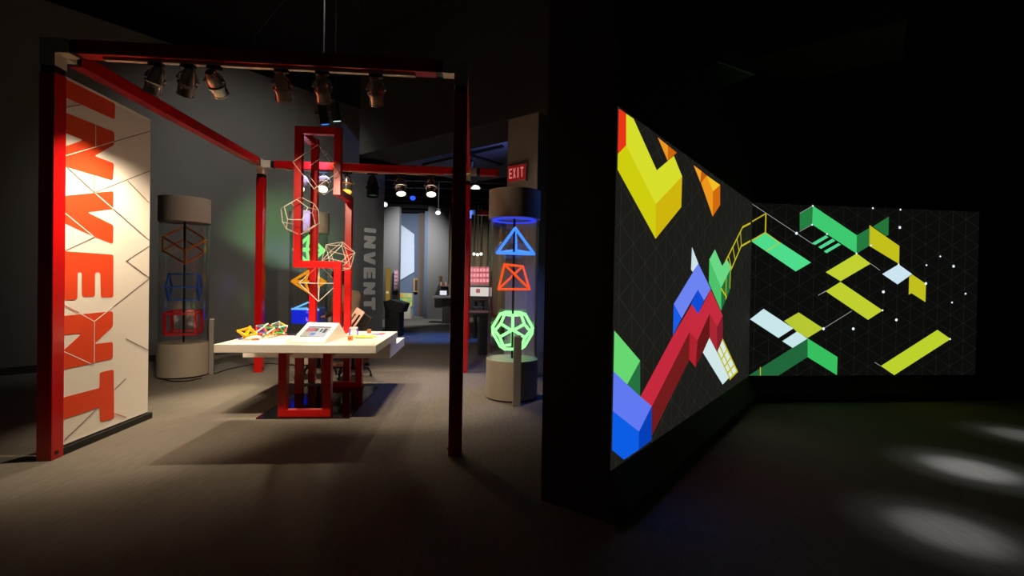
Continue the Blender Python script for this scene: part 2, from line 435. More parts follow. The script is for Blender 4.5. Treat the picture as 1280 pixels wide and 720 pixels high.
# right screen
RS = [
 ('green_face', zD((290,312),(585,505),(487,562),(192,370)), (78,220,138)),
 ('green_face', zD((597,140),(880,330),(878,447),(592,260)), (62,200,112)),
 ('green_face', zD((513,190),(597,140),(592,260),(513,300)), (36,126,64)),
 ('green_face', zD((880,330),(965,280),(968,393),(878,447)), (36,120,62)),
 ('green_stripe', zD((592,380),(680,330),(698,342),(612,392)), (80,214,142)),
 ('green_stripe', zD((632,405),(722,352),(742,365),(650,417)), (80,214,142)),
 ('green_stripe', zD((668,432),(760,380),(778,390),(685,445)), (80,214,142)),
 ('yellow_bar', zD((880,447),(968,512),(775,625),(680,567)), (192,208,48)),
 ('yellow_bar', [(1032,364),(1050.6,352.4),(1103.2,388),(1085,399.8)], (190,206,46)),
 ('yellow_bar', zE((138,213),(330,347),(328,462),(135,345)), (194,190,26)),
 ('green_face', zE((160,222),(262,158),(260,275),(245,283)), (36,116,58)),
 ('white_face', zE((325,465),(412,527),(318,593),(220,527)), (204,228,240)),
 ('yellow_bar', zE((412,530),(500,590),(497,707),(408,650),(390,660),(393,545)), (192,190,28)),
 ('white_face', zF((205,98),(345,190),(275,235),(128,147)), (200,230,234)),
 ('white_face', zF((362,205),(412,238),(342,282),(293,250)), (200,230,234)),
 ('yellow_bar', zF((370,115),(485,190),(412,235),(360,205),(345,190),(302,155)), (182,198,48)),
 ('green_face', zF((412,237),(412,325),(275,412),(122,412)), (32,102,58)),
 ('green_face', zF((412,237),(553,325),(550,410),(412,325)), (54,190,94)),
 ('yellow_bar', zF((1023,197),(1085,240),(820,410),(757,367)), (188,208,44)),
]
for nme, pts, c in RS: shape(SR, nme, pts, c)
for a, b, wd in [((295,190),(292,312),.014), ((295,190),(192,250),.012), ((192,250),(190,365),.028), ((292,312),(192,370),.014), ((192,250),(150,276),.014), ((192,370),(150,394),.014), ((292,312),(385,377),.008), ((385,377),(295,432),.008)]:
    strip(SR, zD(a)[0], zD(b)[0], wd, YL)
LW = (150, 150, 150)
for a, b in [((197,122),(492,317)), ((492,317),(600,388)), ((513,188),(597,140)), ((513,305),(592,262)), ((968,512),(1029,555)), ((632,715),(690,685))]:
    strip(SR, zD(a)[0], zD(b)[0], .006, LW)
for a, b in [((485,192),(620,108)), ((462,35),(500,12)), ((728,350),(757,367))]:
    strip(SR, zF(a)[0], zF(b)[0], .006, LW)
strip(SR, zF((190,372))[0], zF((190,412))[0], .01, YL)
st = zE((333,228),(337,113),(593,414),(504,470),(678,477),(500,588),(228,642),(756,653),(668,710),(148,343),(325,465),(160,104)) + zF((768,18),(627,192),(830,150),(487,192),(765,105),(1155,27),(1092,68),(1083,240)) + zD((492,317),(688,322),(592,262),(597,141),(878,447))
for i, (x, y) in enumerate(st):
    A = S1 + N2*.0135; c = onp(x, y, A, E2); r = (.017 if i in (0, 4, 5, 6, 12, 13, 14, 15, 20) else .011)
    MB().slab([c + E2*r*math.cos(q*PI/4) + V((0, 0, r*math.sin(q*PI/4))) for q in range(8)], N2, .001).build('star', emat('star_light', (225, 240, 250), 1.2), SR)

# ================================================================ RED FRAME
frame = thing('red_gantry', fr(FW/2, FD/2), 'large red square-tube frame with white corner joints around the table', 'frame')
z1 = FH; zc = FH - TW
ST, CO = .09, .05                             # connector stub and black collar lengths
for a in (0, FW - TW):
    for b in (0, FD - TW):
        p = MB().fbox(a, a+TW, b, b+TW, 0, zc - ST - CO).build('post', RED, frame, bevel=.004)
        x = MB().lathe(fr(a + (TW if a == 0 else 0), b + TW*.4, .05), fr(1, 0) - fr(0, 0) if a == 0 else fr(-1, 0) - fr(0, 0), [(0, .014), (.008, .014)], 10).build('bolt', BLACK, p)
        e = .006
        MB().fbox(a+e, a+TW-e, b+e, b+TW-e, zc - ST - CO, zc - ST).build('collar', BLACK, frame)
        c = MB().fbox(a, a+TW, b, b+TW, zc - ST, z1)
        sa = 1 if a == 0 else -1; sb = 1 if b == 0 else -1
        a_in = a + TW if a == 0 else a; b_in = b + TW if b == 0 else b
        c.fbox(*sorted((a_in, a_in + sa*ST)), b, b+TW, zc, z1)
        c.fbox(a, a+TW, *sorted((b_in, b_in + sb*ST)), zc, z1)
        if a > 0 and b > 0: c.fbox(a+TW, a+TW+ST, b, b+TW, zc, z1)
        c.build('corner_joint', CONN, frame)
        MB().fbox(*sorted((a_in + sa*ST, a_in + sa*(ST+CO))), b+e, b+TW-e, zc+e, z1-e).build('collar', BLACK, frame)
        MB().fbox(a+e, a+TW-e, *sorted((b_in + sb*ST, b_in + sb*(ST+CO))), zc+e, z1-e).build('collar', BLACK, frame)
        if a > 0 and b > 0: MB().fbox(a+TW+ST, a+TW+ST+CO, b+e, b+TW-e, zc+e, z1-e).build('collar', BLACK, frame)
Q = TW + ST + CO
for b in (0, FD - TW):
    o = MB().fbox(Q, FW - Q, b, b+TW, zc, z1).build('beam', RED, frame, bevel=.004)
    tr = MB().fbox(Q + .16, FW - Q - .16, b + TW*.5 - .018, b + TW*.5 + .018, zc - .02, zc).build('light_track', CONN, frame)
for a in (0, FW - TW):
    MB().fbox(a, a+TW, Q, FD - Q, zc, z1).build('beam', RED, frame, bevel=.004)
MB().fbox(FW + ST + CO, FW + .42, FD - TW, FD, zc, z1).build('beam', RED, frame, bevel=.004)

# a further frame of the same kind behind
far = thing('red_gantry', fr(FW, 7.7), 'second red frame corner standing behind the large red frame', 'frame')
MB().fbox(FW-TW, FW, 7.6, 7.6+TW, 0, zc-ST-CO).build('post', RED, far)
MB().fbox(FW-TW, FW, 7.6, 7.6+TW, zc-ST-CO, zc-ST).build('collar', BLACK, far)
MB().fbox(FW-TW, FW, 7.6, 7.6+TW, zc-ST, z1).fbox(FW, FW+ST, 7.6, 7.6+TW, zc, z1).build('corner_joint', CONN, far)
MB().fbox(FW+ST, FW+ST+CO, 7.6, 7.6+TW, zc, z1).build('collar', BLACK, far)
MB().fbox(FW+ST+CO, FW+2.2, 7.6, 7.6+TW, zc, z1).build('beam', RED, far)

# ---- hanging wires
for i, (x, y, b) in enumerate([(400, 66, .05), (452, 67, .05), (540, 70, .05)]):
    p = onp(x, y, fr(0, b), fr(1, 0) - fr(0, 0)); p.z = FH
    tag(MB().rod(p, V((p.x, p.y, 5.88)), .003).build('hanging_wire', mat('wire_dark', (70, 66, 62), .5)), 'thin wire from the black ceiling to the front red beam', 'wire', 'ceiling wires')
a, b = at(318, 45, 5.0), at(358, -4, 5.0)
tag(MB().rod(a, b, .008).rod(a, a + V((0, 0, -.12)), .004).build('ceiling_rod', DUCT), 'slanting grey rod hanging from black ceiling', 'rod')

# ================================================================ TRACK LIGHTS
def track_light(pos, aim, label, power, col, size, group, lens=(255, 240, 210), ls=6, blend=.6, scale=1.0, body=CHROME, name='track_light', onlight=True):
    pos = V(pos); t = thing(name, pos, label, 'spotlight', group)
    s = scale
    MB().box(pos + V((0, 0, -.012)), (.10*s, .035, .024), YAW).build('adapter', BLACK, t)
    MB().rod(pos + V((0, 0, -.02)), pos + V((0, 0, -.05*s)), .009*s, 8).build('stem', BLACK, t)
    c = pos + V((0, 0, -.11*s)); d = (V(aim) - c).normalized()
    side = d.cross(V((0, 0, 1)));
    side = side.normalized() if side.length > .05 else V((1, 0, 0))
    yk = []
    for q in range(9):
        th = PI*q/8; yk.append(c + side*math.cos(th)*.066*s + V((0, 0, math.sin(th)*.062*s)))
    y = MB().path(yk, .0055*s, 6)
    y.build('yoke', STEEL, t, True)
    for sg in (-1, 1): MB().lathe(c + side*sg*.058*s, side*sg, [(0, .011*s), (.016*s, .011*s)], 8).build('knob', STEEL, t)
    MB().lathe(c, d, [(-.085*s, .004*s), (-.083*s, .030*s), (-.06*s, .040*s), (-.02*s, .050*s), (.03*s, .052*s)], 20).build('lamp_body', body, t, True)
    MB().lathe(c + d*.028*s, d, [(0, .066*s), (.010*s, .066*s)], 20).build('ring', body, t, True)
    bar = MB(); bar.lathe(c + d*.04*s, d, [(0, .058*s), (.02*s, .058*s), (.022*s, .055*s), (.07*s, .055*s), (.072*s, .059*s), (.08*s, .059*s), (.08*s, .050*s), (.05*s, .050*s)], 20, caps=False)
    bar.build('barrel', body, t, True)
    MB().lathe(c + d*.095*s, d, [(0, .05*s), (.004, .05*s)], 18).build('lens', emat('lens_%d_%d_%d_%.1f' % (*lens, ls), lens, ls), t)
    if onlight: spot('lamp_light', c + d*(.125*s), aim, power, col, size, blend, .014, t)
    return t
WARM = (1, .80, .56)
FDIR = fr(1, 0) - fr(0, 0)
TBL = fr(1.5, 1.4, .74)
fl = [
 (195, fr(.1, .42, 1.25), 'chrome track spotlight on the front beam, tilted most towards the banner', 80, 85),
 (235, fr(.1, .9, .85), 'chrome track spotlight on the front beam beside the most tilted one', 150, 85),
 (268, fr(1.05, 2.25, 1.7), 'chrome track spotlight on the front beam, third from the banner', 190, 60),
 (352, fr(1.35, 1.9, .8), 'chrome track spotlight on the front beam, fourth from the banner', 120, 58),
 (403, fr(1.75, 2.0, .7), 'chrome track spotlight on the front beam, fifth from the banner', 110, 58),
 (470, fr(2.3, 2.6, .0), 'chrome track spotlight on the front beam nearest the right post', 210, 72),
]
for x, aim, lab, pw, sz in fl:
    p = onp(x, 95, fr(0, TW/2), FDIR); p.z = zc - .02
    track_light(p, aim, lab, pw, WARM, sz, 'front beam track lights', ls=3)
bl = [
 (377, fr(.75, 1.4, 0), 'track spotlight on back beam beside the left upright of the tower', 440, 52, (255, 244, 225)),
 (405, fr(1.25, 1.3, .0), 'track spotlight on back beam seen through the red tower', 90, 50, (255, 246, 228)),
 (434, fr(1.5, 2.3, 0), 'orange glowing track spotlight on back beam by the tower', 150, 84, (255, 150, 50)),
 (501, fr(2.4, 2.4, 0), 'bright track spotlight on back beam beside the green-edged black lamp', 150, 72, (255, 248, 235)),
 (539, fr(2.7, 2.2, 0), 'bright track spotlight on back beam nearest the right posts', 80, 66, (255, 248, 235)),
]
for x, aim, lab, pw, sz, lc in bl:
    p = onp(x, 216, fr(0, FD - TW/2), FDIR); p.z = zc - .02
    track_light(p, aim, lab, pw, WARM, sz, 'back beam track lights', lens=lc, ls=4, scale=1.35, blend=.7)
p = onp(466, 216, fr(0, FD - TW/2), FDIR); p.z = zc - .02
track_light(p, p + V((.05, -.12, -1)), 'black downward lamp hanging from the back beam', 0, WARM, 40, 'back beam track lights', lens=(30, 70, 40), ls=1, scale=1.5, body=BLACK, onlight=False)

# coloured wall washers above the tower
CYC = at(386, 350, 7.77); CYC.z = 0
WG = WP + WD*wall_t(356)
for (x, y, aim, lab, colr, pw, lc) in [
   (404, 132, WG + V((0, 0, 1.0)), 'black theatre lamp with blue lens above the tower', (.36, .30, 1), 520, (60, 130, 255)),
   (419, 128, V((WG.x, WG.y, 1.9)), 'black theatre lamp with pale lens above the tower', (.42, 1, .38), 560, (200, 230, 230))]:
    p = at(x, y, 6.4)
    t = thing('theatre_lamp', p, lab, 'spotlight', 'theatre lamps above the tower')
    MB().rod(p, V((p.x, p.y, 5.88)), .012, 8).build('hanger', BLACK, t)
    d = V((.10, .30, -1)).normalized()
    c = p - V((0, 0, .1))
    MB().lathe(c, d, [(-.12, .03), (-.1, .055), (.14, .06)], 16).build('lamp_body', BLACK, t, True)
    MB().lathe(c + d*.142, d, [(0, .05), (.004, .05)], 16).build('lens', emat('tl_%d' % lc[0], lc, 1.5), t)
    MB().box(c + V((-.08, 0, .0)), (.05, .04, .05)).build('clamp', BLACK, t)
    spot('lamp_light', c + d*.17, aim, pw, colr, 36 if lc[0] < 100 else 42, 1.0, .05, t)

# ================================================================ BANNER
ban = thing('banner', fr(BA, .7), 'white banner with orange INVENT lettering hung inside the left side of the red frame', 'banner')
cl = mat('banner_cloth', (236, 230, 220), .8, noise=.02)
tl, trr = onp(74, 96, BP, BD), onp(188.5, 150, BP, BD)
zt_ = (tl.z + trr.z)/2
sE = (trr - BP).dot(BD); sS = TW + .01
def bpnt(s, z, o=0): q = BP + BD*s + BN*o; return V((q.x, q.y, z))
zb_ = onp(187.5, 513.5, BP, BD).z
mb = MB(); nx, nz = 24, 10
vs = []
for side in (0, 1):
    for j in range(nz+1):
        for i in range(nx+1):
            s = sS + (sE-sS)*i/nx; z = zb_ + (zt_-zb_)*j/nz
            vs.append(bpnt(s, z, -.004*side))
G = lambda sd, i, j: sd*(nx+1)*(nz+1) + j*(nx+1) + i
fs = []
for j in range(nz):
    for i in range(nx):
        fs.append((G(0,i,j), G(0,i+1,j), G(0,i+1,j+1), G(0,i,j+1))); fs.append((G(1,i,j), G(1,i,j+1), G(1,i+1,j+1), G(1,i+1,j)))
cloth = mb.add(vs, fs).build('cloth', cl, ban)
# closed rim of the cloth
MB().hexa(bpnt(sS, zb_-.0, -.004), BD*(sE-sS), BN*.006, V((0, 0, .012))).build('hem', cl, ban)
barh = max(.03, zb_ - .012)
MB().hexa(bpnt(sS, 0.0, -.03), BD*(sE - sS + .02), BN*.06, V((0, 0, barh))).build('base_bar', BLACK, ban)
MB().hexa(bpnt(sS, zt_, -.008), BD*(sE - sS), BN*.014, V((0, 0, .014))).build('top_rail', cl, ban)
orange = mat('banner_orange', (226, 66, 12), .75, noise=.04, nscale=6)
for key in LET:
    poly = [p + BN*.0015 for p in BLET[key]]
    if key == 'I': poly = [V((p.x, p.y, min(p.z, zt_ - .002))) for p in poly]
    MB().slab(round_poly(poly, .022), BN, .0015).build('letter', orange, ban)
gl = mat('banner_line_grey', (120, 108, 98), .8); wl_ = mat('banner_line_white', (240, 232, 222), .8)
rl_ = mat('banner_line_red', (200, 90, 70), .8)
def bl_line(p, q, m, o=.004, wd=.0065):
    a, b = onp(*p, BP, BD) + BN*o, onp(*q, BP, BD) + BN*o
    s = BN.cross((b-a).normalized())*wd/2
    MB().slab([a+s, b+s, b-s, a-s], BN, .0008).build('printed_line', m, ban)
for p, q, mm in [((80.8,134),(100,131),gl), ((119,141.5),(119,182.5),wl_), ((79.8,195),(142,177),wl_), ((142,177),(187,164),gl), ((187,213.5),(117.5,240.6),gl),
    ((117.5,240.6),(117.5,218),gl), ((117.5,240.6),(141,261),wl_), ((141,261),(186,300.4),gl), ((80,206),(117.5,240.6),gl), ((159,226),(186,253.4),gl), ((186,307.7),(157.5,326.3),gl),
    ((157,326),(186,347.3),gl), ((186,348.3),(141,383.4),gl), ((141,383.4),(117.3,401.7),wl_), ((117.3,401.7),(117.3,456.7),wl_), ((78.5,381),(98,391),rl_), ((98,391),(117.3,401.7),wl_), ((78.5,439),(117.3,456.7),wl_),
    ((156.7,423.3),(186,438.3),gl), ((156.7,473.3),(142.7,486.7),gl), ((142.7,516.7),(157.3,521.7),rl_), ((80,550),(120,511.7),gl), ((79.5,314),(117.5,296.5),gl), ((79,265),(117.5,296.5),wl_)]:
    bl_line(p, q, mm)

# ================================================================ GLASS CYLINDERS
R = .305
PH = (1 + 5**.5)/2
def polyhedron(kind):
    if kind == 'tetra': v = [(1,1,1),(1,-1,-1),(-1,1,-1),(-1,-1,1)]
    elif kind == 'cube': v = [(x,y,z) for x in (-1,1) for y in (-1,1) for z in (-1,1)]
    elif kind == 'octa': v = [(1,0,0),(-1,0,0),(0,1,0),(0,-1,0),(0,0,1),(0,0,-1)]
    elif kind == 'icosa': v = [(0,a,b*PH) for a in (-1,1) for b in (-1,1)] + [(a,b*PH,0) for a in (-1,1) for b in (-1,1)] + [(a*PH,0,b) for a in (-1,1) for b in (-1,1)]
    else:
        v = [(x,y,z) for x in (-1,1) for y in (-1,1) for z in (-1,1)] + [(0,a/PH,b*PH) for a in (-1,1) for b in (-1,1)] + [(a/PH,b*PH,0) for a in (-1,1) for b in (-1,1)] + [(a*PH,0,b/PH) for a in (-1,1) for b in (-1,1)]
    v = [V(x).normalized() for x in v]
    md = min((v[i]-v[j]).length for i in range(len(v)) for j in range(i))
    e = [(j, i) for i in range(len(v)) for j in range(i) if (v[i]-v[j]).length < md*1.05]
    return v, e
def face_on(n):                              # turn a dodecahedron face towards n, one corner up
    v, e = polyhedron('dodeca'); n0 = V((1, 0, PH)).normalized()
    k = max(x.dot(n0) for x in v); u0 = [x for x in v if x.dot(n0) > k - .01][0]
    u0 = (u0 - n0*u0.dot(n0)).normalized(); w0 = n0.cross(u0)
    n = n.normalized(); u1 = V((0, 0, 1)); u1 = (u1 - n*u1.dot(n)).normalized(); w1 = n.cross(u1)
    return Matrix((u1, w1, n)).transposed() @ Matrix((u0, w0, n0))
def wire_solid(name, kind, c, r, rad, material, label, group, rot=(0, 0, 0), sc3=(1, 1, 1), n=6, verts=None, edges=None, cat='wire shape', square=False, M3=None, pre=0, lsc=(1, 1, 1)):
    t = thing(name, c, label, cat, group)
    if verts is None:
        v, e = polyhedron(kind)
        if M3 is None: M3 = Matrix.Rotation(rot[2], 3, 'Z') @ Matrix.Rotation(rot[0], 3, 'X') @ Matrix.Rotation(rot[1], 3, 'Y')
        v = [Matrix.Rotation(pre, 3, 'Z') @ x for x in v]; v = [V((x.x*lsc[0], x.y*lsc[1], x.z*lsc[2])) for x in v]
        vs = [M3 @ x for x in v]
        vs = [V(c) + V((x.x*sc3[0], x.y*sc3[1], x.z*sc3[2]))*r for x in vs]
    else: vs, e = verts, edges
    for i, j in e:
        d = (vs[j]-vs[i]).normalized()
        MB().rod(vs[i] - d*rad*.5, vs[j] + d*rad*.5, rad, 4 if square else n).build('strut', material, t, not square)
    return t
def cylinder(c, label, postp, plabel):
    c = V(c); t = thing('display_cylinder', c, label, 'display case', 'acrylic display cylinders')
    b = MB().lathe(c + V((0, 0, .02)), V((0, 0, 1)), [(0, R), (.44, R)], 48).build('base', CAPM, t, True)
    MB().lathe(c, V((0, 0, 1)), [(0, R-.02), (.02, R-.02)], 32).build('plinth', BLACK, t)
    tb = MB(); tb.lathe(c + V((0, 0, .46)), V((0, 0, 1)), [(0, R-.012), (1.64, R-.012)], 64, caps=False)
    tb.lathe(c + V((0, 0, .46)), V((0, 0, 1)), [(1.64, R-.022), (0, R-.022)], 64, caps=False)
    tb.build('acrylic_tube', ACRYL, t, True)
    MB().lathe(c + V((0, 0, 2.10)), V((0, 0, 1)), [(.02, R-.03), (.02, R-.004), (0, R-.004), (0, R), (.33, R), (.33, 0.01)], 48).build('cap', CAPM, t, True)
    MB().rod(c + V((0, 0, .46)), c + V((0, 0, 2.12)), .013, 10).build('centre_rod', BLACK, t)
    q = V(postp); d = (c - q); d.z = 0; d.normalize()
    yw = math.atan2(d.y, d.x)
    pt = thing('crank_post', q, plabel, 'post', 'grey posts beside the cylinders')
    MB().box(q + V((0, 0, .38)), (.055, .085, .76), yw).build('body', STEEL, pt, bevel=.004)
    MB().box(q + V((0, 0, .77)), (.05, .07, .02), yw).build('cap', mat('post_cap', (210, 205, 200), .3), pt, bevel=.004)
    gap = (c - q); gap.z = 0; L = gap.length - R - .028
    if L > .01:
        for z in (.10, .40): MB().box(q + d*(.0275 + L/2) + V((0, 0, z)), (L, .05, .07), yw).build('bracket', STEEL, pt)
    return t
fl_ = gz(229, 474); CL = fl_*(1 + R/fl_.length)
CR = V((.015, 5.67, 0))
PC = gz(412.5, 394, .77); PC.z = 0
cylinder(CL, 'unlit acrylic display cylinder beside the banner, holding orange, blue and red frames', gz(264.5, 467.5), 'satin grey post beside the unlit cylinder near the banner')
cylinder(CR, 'acrylic display cylinder under the exit sign with glowing blue, orange and green shapes', gz(645.5, 507), 'satin grey post standing in front of the cylinder under the exit sign')
cylinder(CYC, 'acrylic display cylinder behind the red tower against the grey wall', PC, 'grey post behind the tower under the hand of the seated person')

led = MB(); led.lathe(CR + V((0, 0, 2.085)), V((0, 0, 1)), [(.012, R-.10), (0, R-.10), (0, R-.04), (.012, R-.04)], 40, caps=False)
tag(led.build('light_ring', emat('led_blue', (50, 70, 255), 1.0), None, True), 'blue glowing ring under the cap of the cylinder below the exit sign', 'lamp')
spot('cap_light', CR + V((0, .05, 2.07)), CR + V((0, .6, 0)), 130, (.12, .2, 1), 120, 1.0, .05)
orm = mat('frame_orange', (214, 104, 14), .4); blm = mat('frame_blue', (40, 92, 190), .4); rdm = mat('frame_red', (214, 26, 30), .4)
def cz(c, py, dep=None):                     # height on a cylinder's axis
    r = ray(0, 0); x = 640 + F*c.x/c.y
    return at(x, py, c.y).z
wire_solid('cube_frame', 'cube', V((CL.x, CL.y, cz(CL, 306))), .30, .014, orm, 'orange cube frame at the top of the unlit cylinder', 'frames in cylinders', (math.radians(46), 0, math.radians(36)), square=True, pre=PI/4, lsc=(1, 1, .7))
wire_solid('cube_frame', 'cube', V((CL.x, CL.y, cz(CL, 359))), .29, .015, blm, 'blue cube frame in the middle of the unlit cylinder', 'frames in cylinders', (math.radians(45), 0, math.radians(24)), square=True, lsc=(1.05, .75, .75))
wire_solid('cube_frame', 'cube', V((CL.x, CL.y, cz(CL, 403))), .27, .019, rdm, 'red cube frame at the bottom of the unlit cylinder', 'frames in cylinders', (math.radians(4), 0, math.radians(20)), square=True, lsc=(1.15, 1, .9))
def glow(n, c, s): return emat(n, c, s)
G_BL, G_OR, G_GR = glow('glow_blue', (64, 130, 255), 1.6), glow('glow_orange', (255, 84, 22), 1.1), glow('glow_green', (140, 255, 140), 2.0)
def px_c(c, x, y, dd): return at(x, y, c.y + dd)
v = [px_c(CR, 644, 285, 0), px_c(CR, 621.5, 316, -.10), px_c(CR, 667.5, 317.5, -.10), px_c(CR, 645, 313, .24)]
wire_solid('tetrahedron_frame', None, V((CR.x, CR.y, v[1].z)), 0, .017, G_BL, 'glowing blue tetrahedron frame in the cylinder under the exit sign', 'frames in cylinders', verts=v, edges=[(0,1),(0,2),(0,3),(1,2),(1,3),(2,3)], n=8)
v = [px_c(CR, 630.6, 330.4, -.2), px_c(CR, 653.5, 333, .12), px_c(CR, 662, 361.5, -.05), px_c(CR, 623, 361.5, -.02)]
wire_solid('tetrahedron_frame', None, V((CR.x, CR.y, v[2].z)), 0, .014, G_OR, 'glowing orange tetrahedron frame in the cylinder under the exit sign', 'frames in cylinders', verts=v, edges=[(0,1),(0,2),(0,3),(1,2),(1,3),(2,3)], n=8)
wire_solid('dodecahedron_frame', 'dodeca', V((CR.x, CR.y, cz(CR, 413))), .252, .0165, G_GR, 'glowing green dodecahedron frame in the cylinder under the exit sign', 'frames in cylinders', (math.radians(62), 0, 0), n=8)
wire_solid('octahedron_frame', 'octa', V((CYC.x, CYC.y, cz(CYC, 312.5))), .225, .026, glow('glow_pale_green', (150, 255, 140), 1.1), 'glowing green octahedron frame in the cylinder behind the tower', 'frames in cylinders', (0, 0, .25))
wire_solid('octahedron_frame', 'octa', V((CYC.x, CYC.y, cz(CYC, 352))), .255, .022, glow('glow_amber', (255, 160, 20), .9), 'glowing amber octahedron frame in the cylinder behind the tower', 'frames in cylinders', (0, 0, .2), (1, 1, .68))
zt2, zb2 = cz(CYC, 387), cz(CYC, 404)
tri = [V((CYC.x, CYC.y, 0)) + V((.25*math.cos(q), .25*math.sin(q), 0)) for q in (math.radians(-30), math.radians(90), math.radians(205))]
pr = thing('prism_block', V((CYC.x, CYC.y, zb2)), 'glowing blue triangular prism in the cylinder behind the tower', 'prism')
MB().slab([V((p.x, p.y, zb2)) for p in tri], V((0, 0, 1)), zt2-zb2).build('body', glow('glow_deep_blue', (10, 40, 240), .8), pr)
for i in range(3):
    a, b = tri[i], tri[(i+1) % 3]; MB().rod(V((a.x, a.y, zt2+.012)), V((b.x, b.y, zt2+.012)), .014).build('rim', glow('glow_sky', (110, 190, 255), 1.2), pr)
MB().rod(V((tri[0].x, tri[0].y, zt2)), V((CYC.x, CYC.y, zt2+.12)), .014).rod(V((tri[2].x, tri[2].y, zt2)), V((CYC.x, CYC.y, zt2+.12)), .014).build('rim', glow('glow_sky', (110, 190, 255), 1.2), pr)

# ---- exit sign on the column
sgn = thing('exit_sign', onp(650, 216, CP, CDv), 'red exit sign with pale letters on the beige column', 'sign')
CN = -E1
ex = [onp(x, y, CP, CDv) for x, y in ((636.5, 208.5), (660, 204.5), (660, 224), (636.5, 229))]
ex = [ex[0], V((ex[1].x, ex[1].y, ex[0].z)), V((ex[1].x, ex[1].y, ex[3].z)), ex[3]]
MB().slab(ex, CN, .05).build('housing', mat('sign_pale', (190, 150, 140), .5), sgn)
exu = (ex[1]-ex[0]); exv = (ex[0]-ex[3])
def sp(u, v, o): return ex[3] + exu*u + exv*v + CN*o
MB().slab([sp(.04, .06, .05), sp(.96, .06, .05), sp(.96, .94, .05), sp(.04, .94, .05)], CN, .003).build('panel', emat('sign_red', (128, 14, 18), .8), sgn)
SLT = emat('sign_letter', (214, 130, 120), .8)
gl_ = {'E': [(0,0,.25,1),(.25,0,1,.16),(.25,.42,.9,.58),(.25,.84,1,1)], 'I': [(.3,0,.65,1)], 'T': [(0,.84,1,1),(.38,0,.63,.84)]}
for k, ch in enumerate('EXIT'):
    u0 = .12 + k*.2; uw = .15
    mb = MB()
    if ch == 'X':
        for (x0, x1) in ((0, 1), (1, 0)):
            mb.slab([sp(u0+uw*(x0*.75), .2, .053), sp(u0+uw*(x0*.75+.25), .2, .053), sp(u0+uw*(x1*.75+.25), .8, .053), sp(u0+uw*(x1*.75), .8, .053)], CN, .002)
    else:
        for a, b, c, d in gl_[ch]:
            mb.slab([sp(u0+uw*a, .2+.6*b, .053), sp(u0+uw*c, .2+.6*b, .053), sp(u0+uw*c, .2+.6*d, .053), sp(u0+uw*a, .2+.6*d, .053)], CN, .002)
    mb.build('letter', SLT, sgn)

# ================================================================ TABLE
TZ = .74
tab = thing('display_table', fr(1.5, 1.5), 'white stepped exhibit table on red square-tube legs over a black plate', 'table')
up_ = [fr(.77, .87), fr(2.225, .87), fr(2.225, 2.17), fr(1.69, 2.17), fr(1.69, 1.62), fr(.77, 1.62)]
MB().slab([V((p.x, p.y, TZ-.078)) for p in up_], V((0, 0, 1)), .078).build('table_top', WHITE, tab, bevel=.004)
low = [fr(.63, 1.73), fr(2.215, 1.73), fr(2.215, 2.83), fr(.63, 2.83)]
MB().slab([V((p.x, p.y, .483)) for p in low], V((0, 0, 1)), .107).build('lower_shelf', WHITE, tab, bevel=.004)
MB().fbox(1.72, 2.213, 1.735, 2.168, .59, TZ-.079).build('riser', WHITE, tab)
s = .078
def ubox(*a): return MB().fbox(*a)
for b0, top in ((1.075, TZ-.078), (2.39, .483)):
    for a0 in (1.262, 1.758 - s):
        if b0 > 2 and a0 < 1.4: 
            ubox(a0, a0+s, b0, b0+s, s, .46).build('leg', RED, tab, bevel=.003)
        else: ubox(a0, a0+s, b0, b0+s, s, top).build('leg', RED, tab, bevel=.003)
    ubox(1.262, 1.758, b0, b0+s, .012, s).build('foot_bar', RED, tab, bevel=.003)
    if b0 > 2: ubox(1.262, 1.70, b0, b0+s, .46, .46+.02).build('top_bar', RED, tab, bevel=.003)
for a0 in (1.262, 1.758 - s):
    ubox(a0, a0+s, 1.075+s, 1.735, .60, .66).build('under_rail', RED, tab)
plate = MB().fbox(1.07, 1.95, 1.05, 2.48, 0, .012).build('floor_plate', mat('gloss_black', (6, 6, 7), .06, spec=.6)); tag(plate, 'glossy black floor plate under the white table', 'plate')

# ---- red tower
tow = thing('red_tower', fr(1.3, 2.6), 'tall red square-tube tower rising behind the white table', 'sculpture')
RA = fr(1, 0) - fr(0, 0); RB = fr(0, 1) - fr(0, 0)
def frc(P): d = P - FO; return (d.x*CA + d.y*SA, -d.x*SA + d.y*CA)
BB = 2.72                                    # rear plane of the tower
def onb(x, y, b): q = onp(x, y, fr(0, b), RA); return frc(q)[0], q.z
# front plane: the slanted links show how far the planes stand apart
aD, _ = onb(392.6, 300, BB); aE, _ = onb(436, 300, BB)
BF = BB - .52
aL, zTop = onb(374.4, 163, BF); aR, zJ = onb(422.2, 240, BF); _, zM = onb(398, 330.7, BF)
t_ = .083
def tubev(a, b, z0, z1, nm='upright'): MB().fbox(a-t_/2, a+t_/2, b-t_/2, b+t_/2, z0, z1).build(nm, RED, tow, bevel=.003)
zT = zTop + t_/2
tubev(aL, BF, zM - t_/2, zT)
tubev(aR, BF, zJ - t_/2, zT)
MB().fbox(aL+t_/2, aR-t_/2, BF-t_/2, BF+t_/2, zT-t_, zT).build('crossbar', RED, tow, bevel=.003)
MB().fbox(aL-t_/2, aL+t_/2, BF+t_/2, BB-t_/2, zT-t_, zT).build('link_bar', RED, tow, bevel=.003)
tubev(aD, BB, .012, zT)
aM, _ = onb(422.5, 350, BF)
MB().fbox(aL+t_/2, aM+t_/2, BF-t_/2, BF+t_/2, zM-t_/2, zM+t_/2).build('crossbar', RED, tow, bevel=.003)
tubev(aM, BF, .58, zM - t_/2)
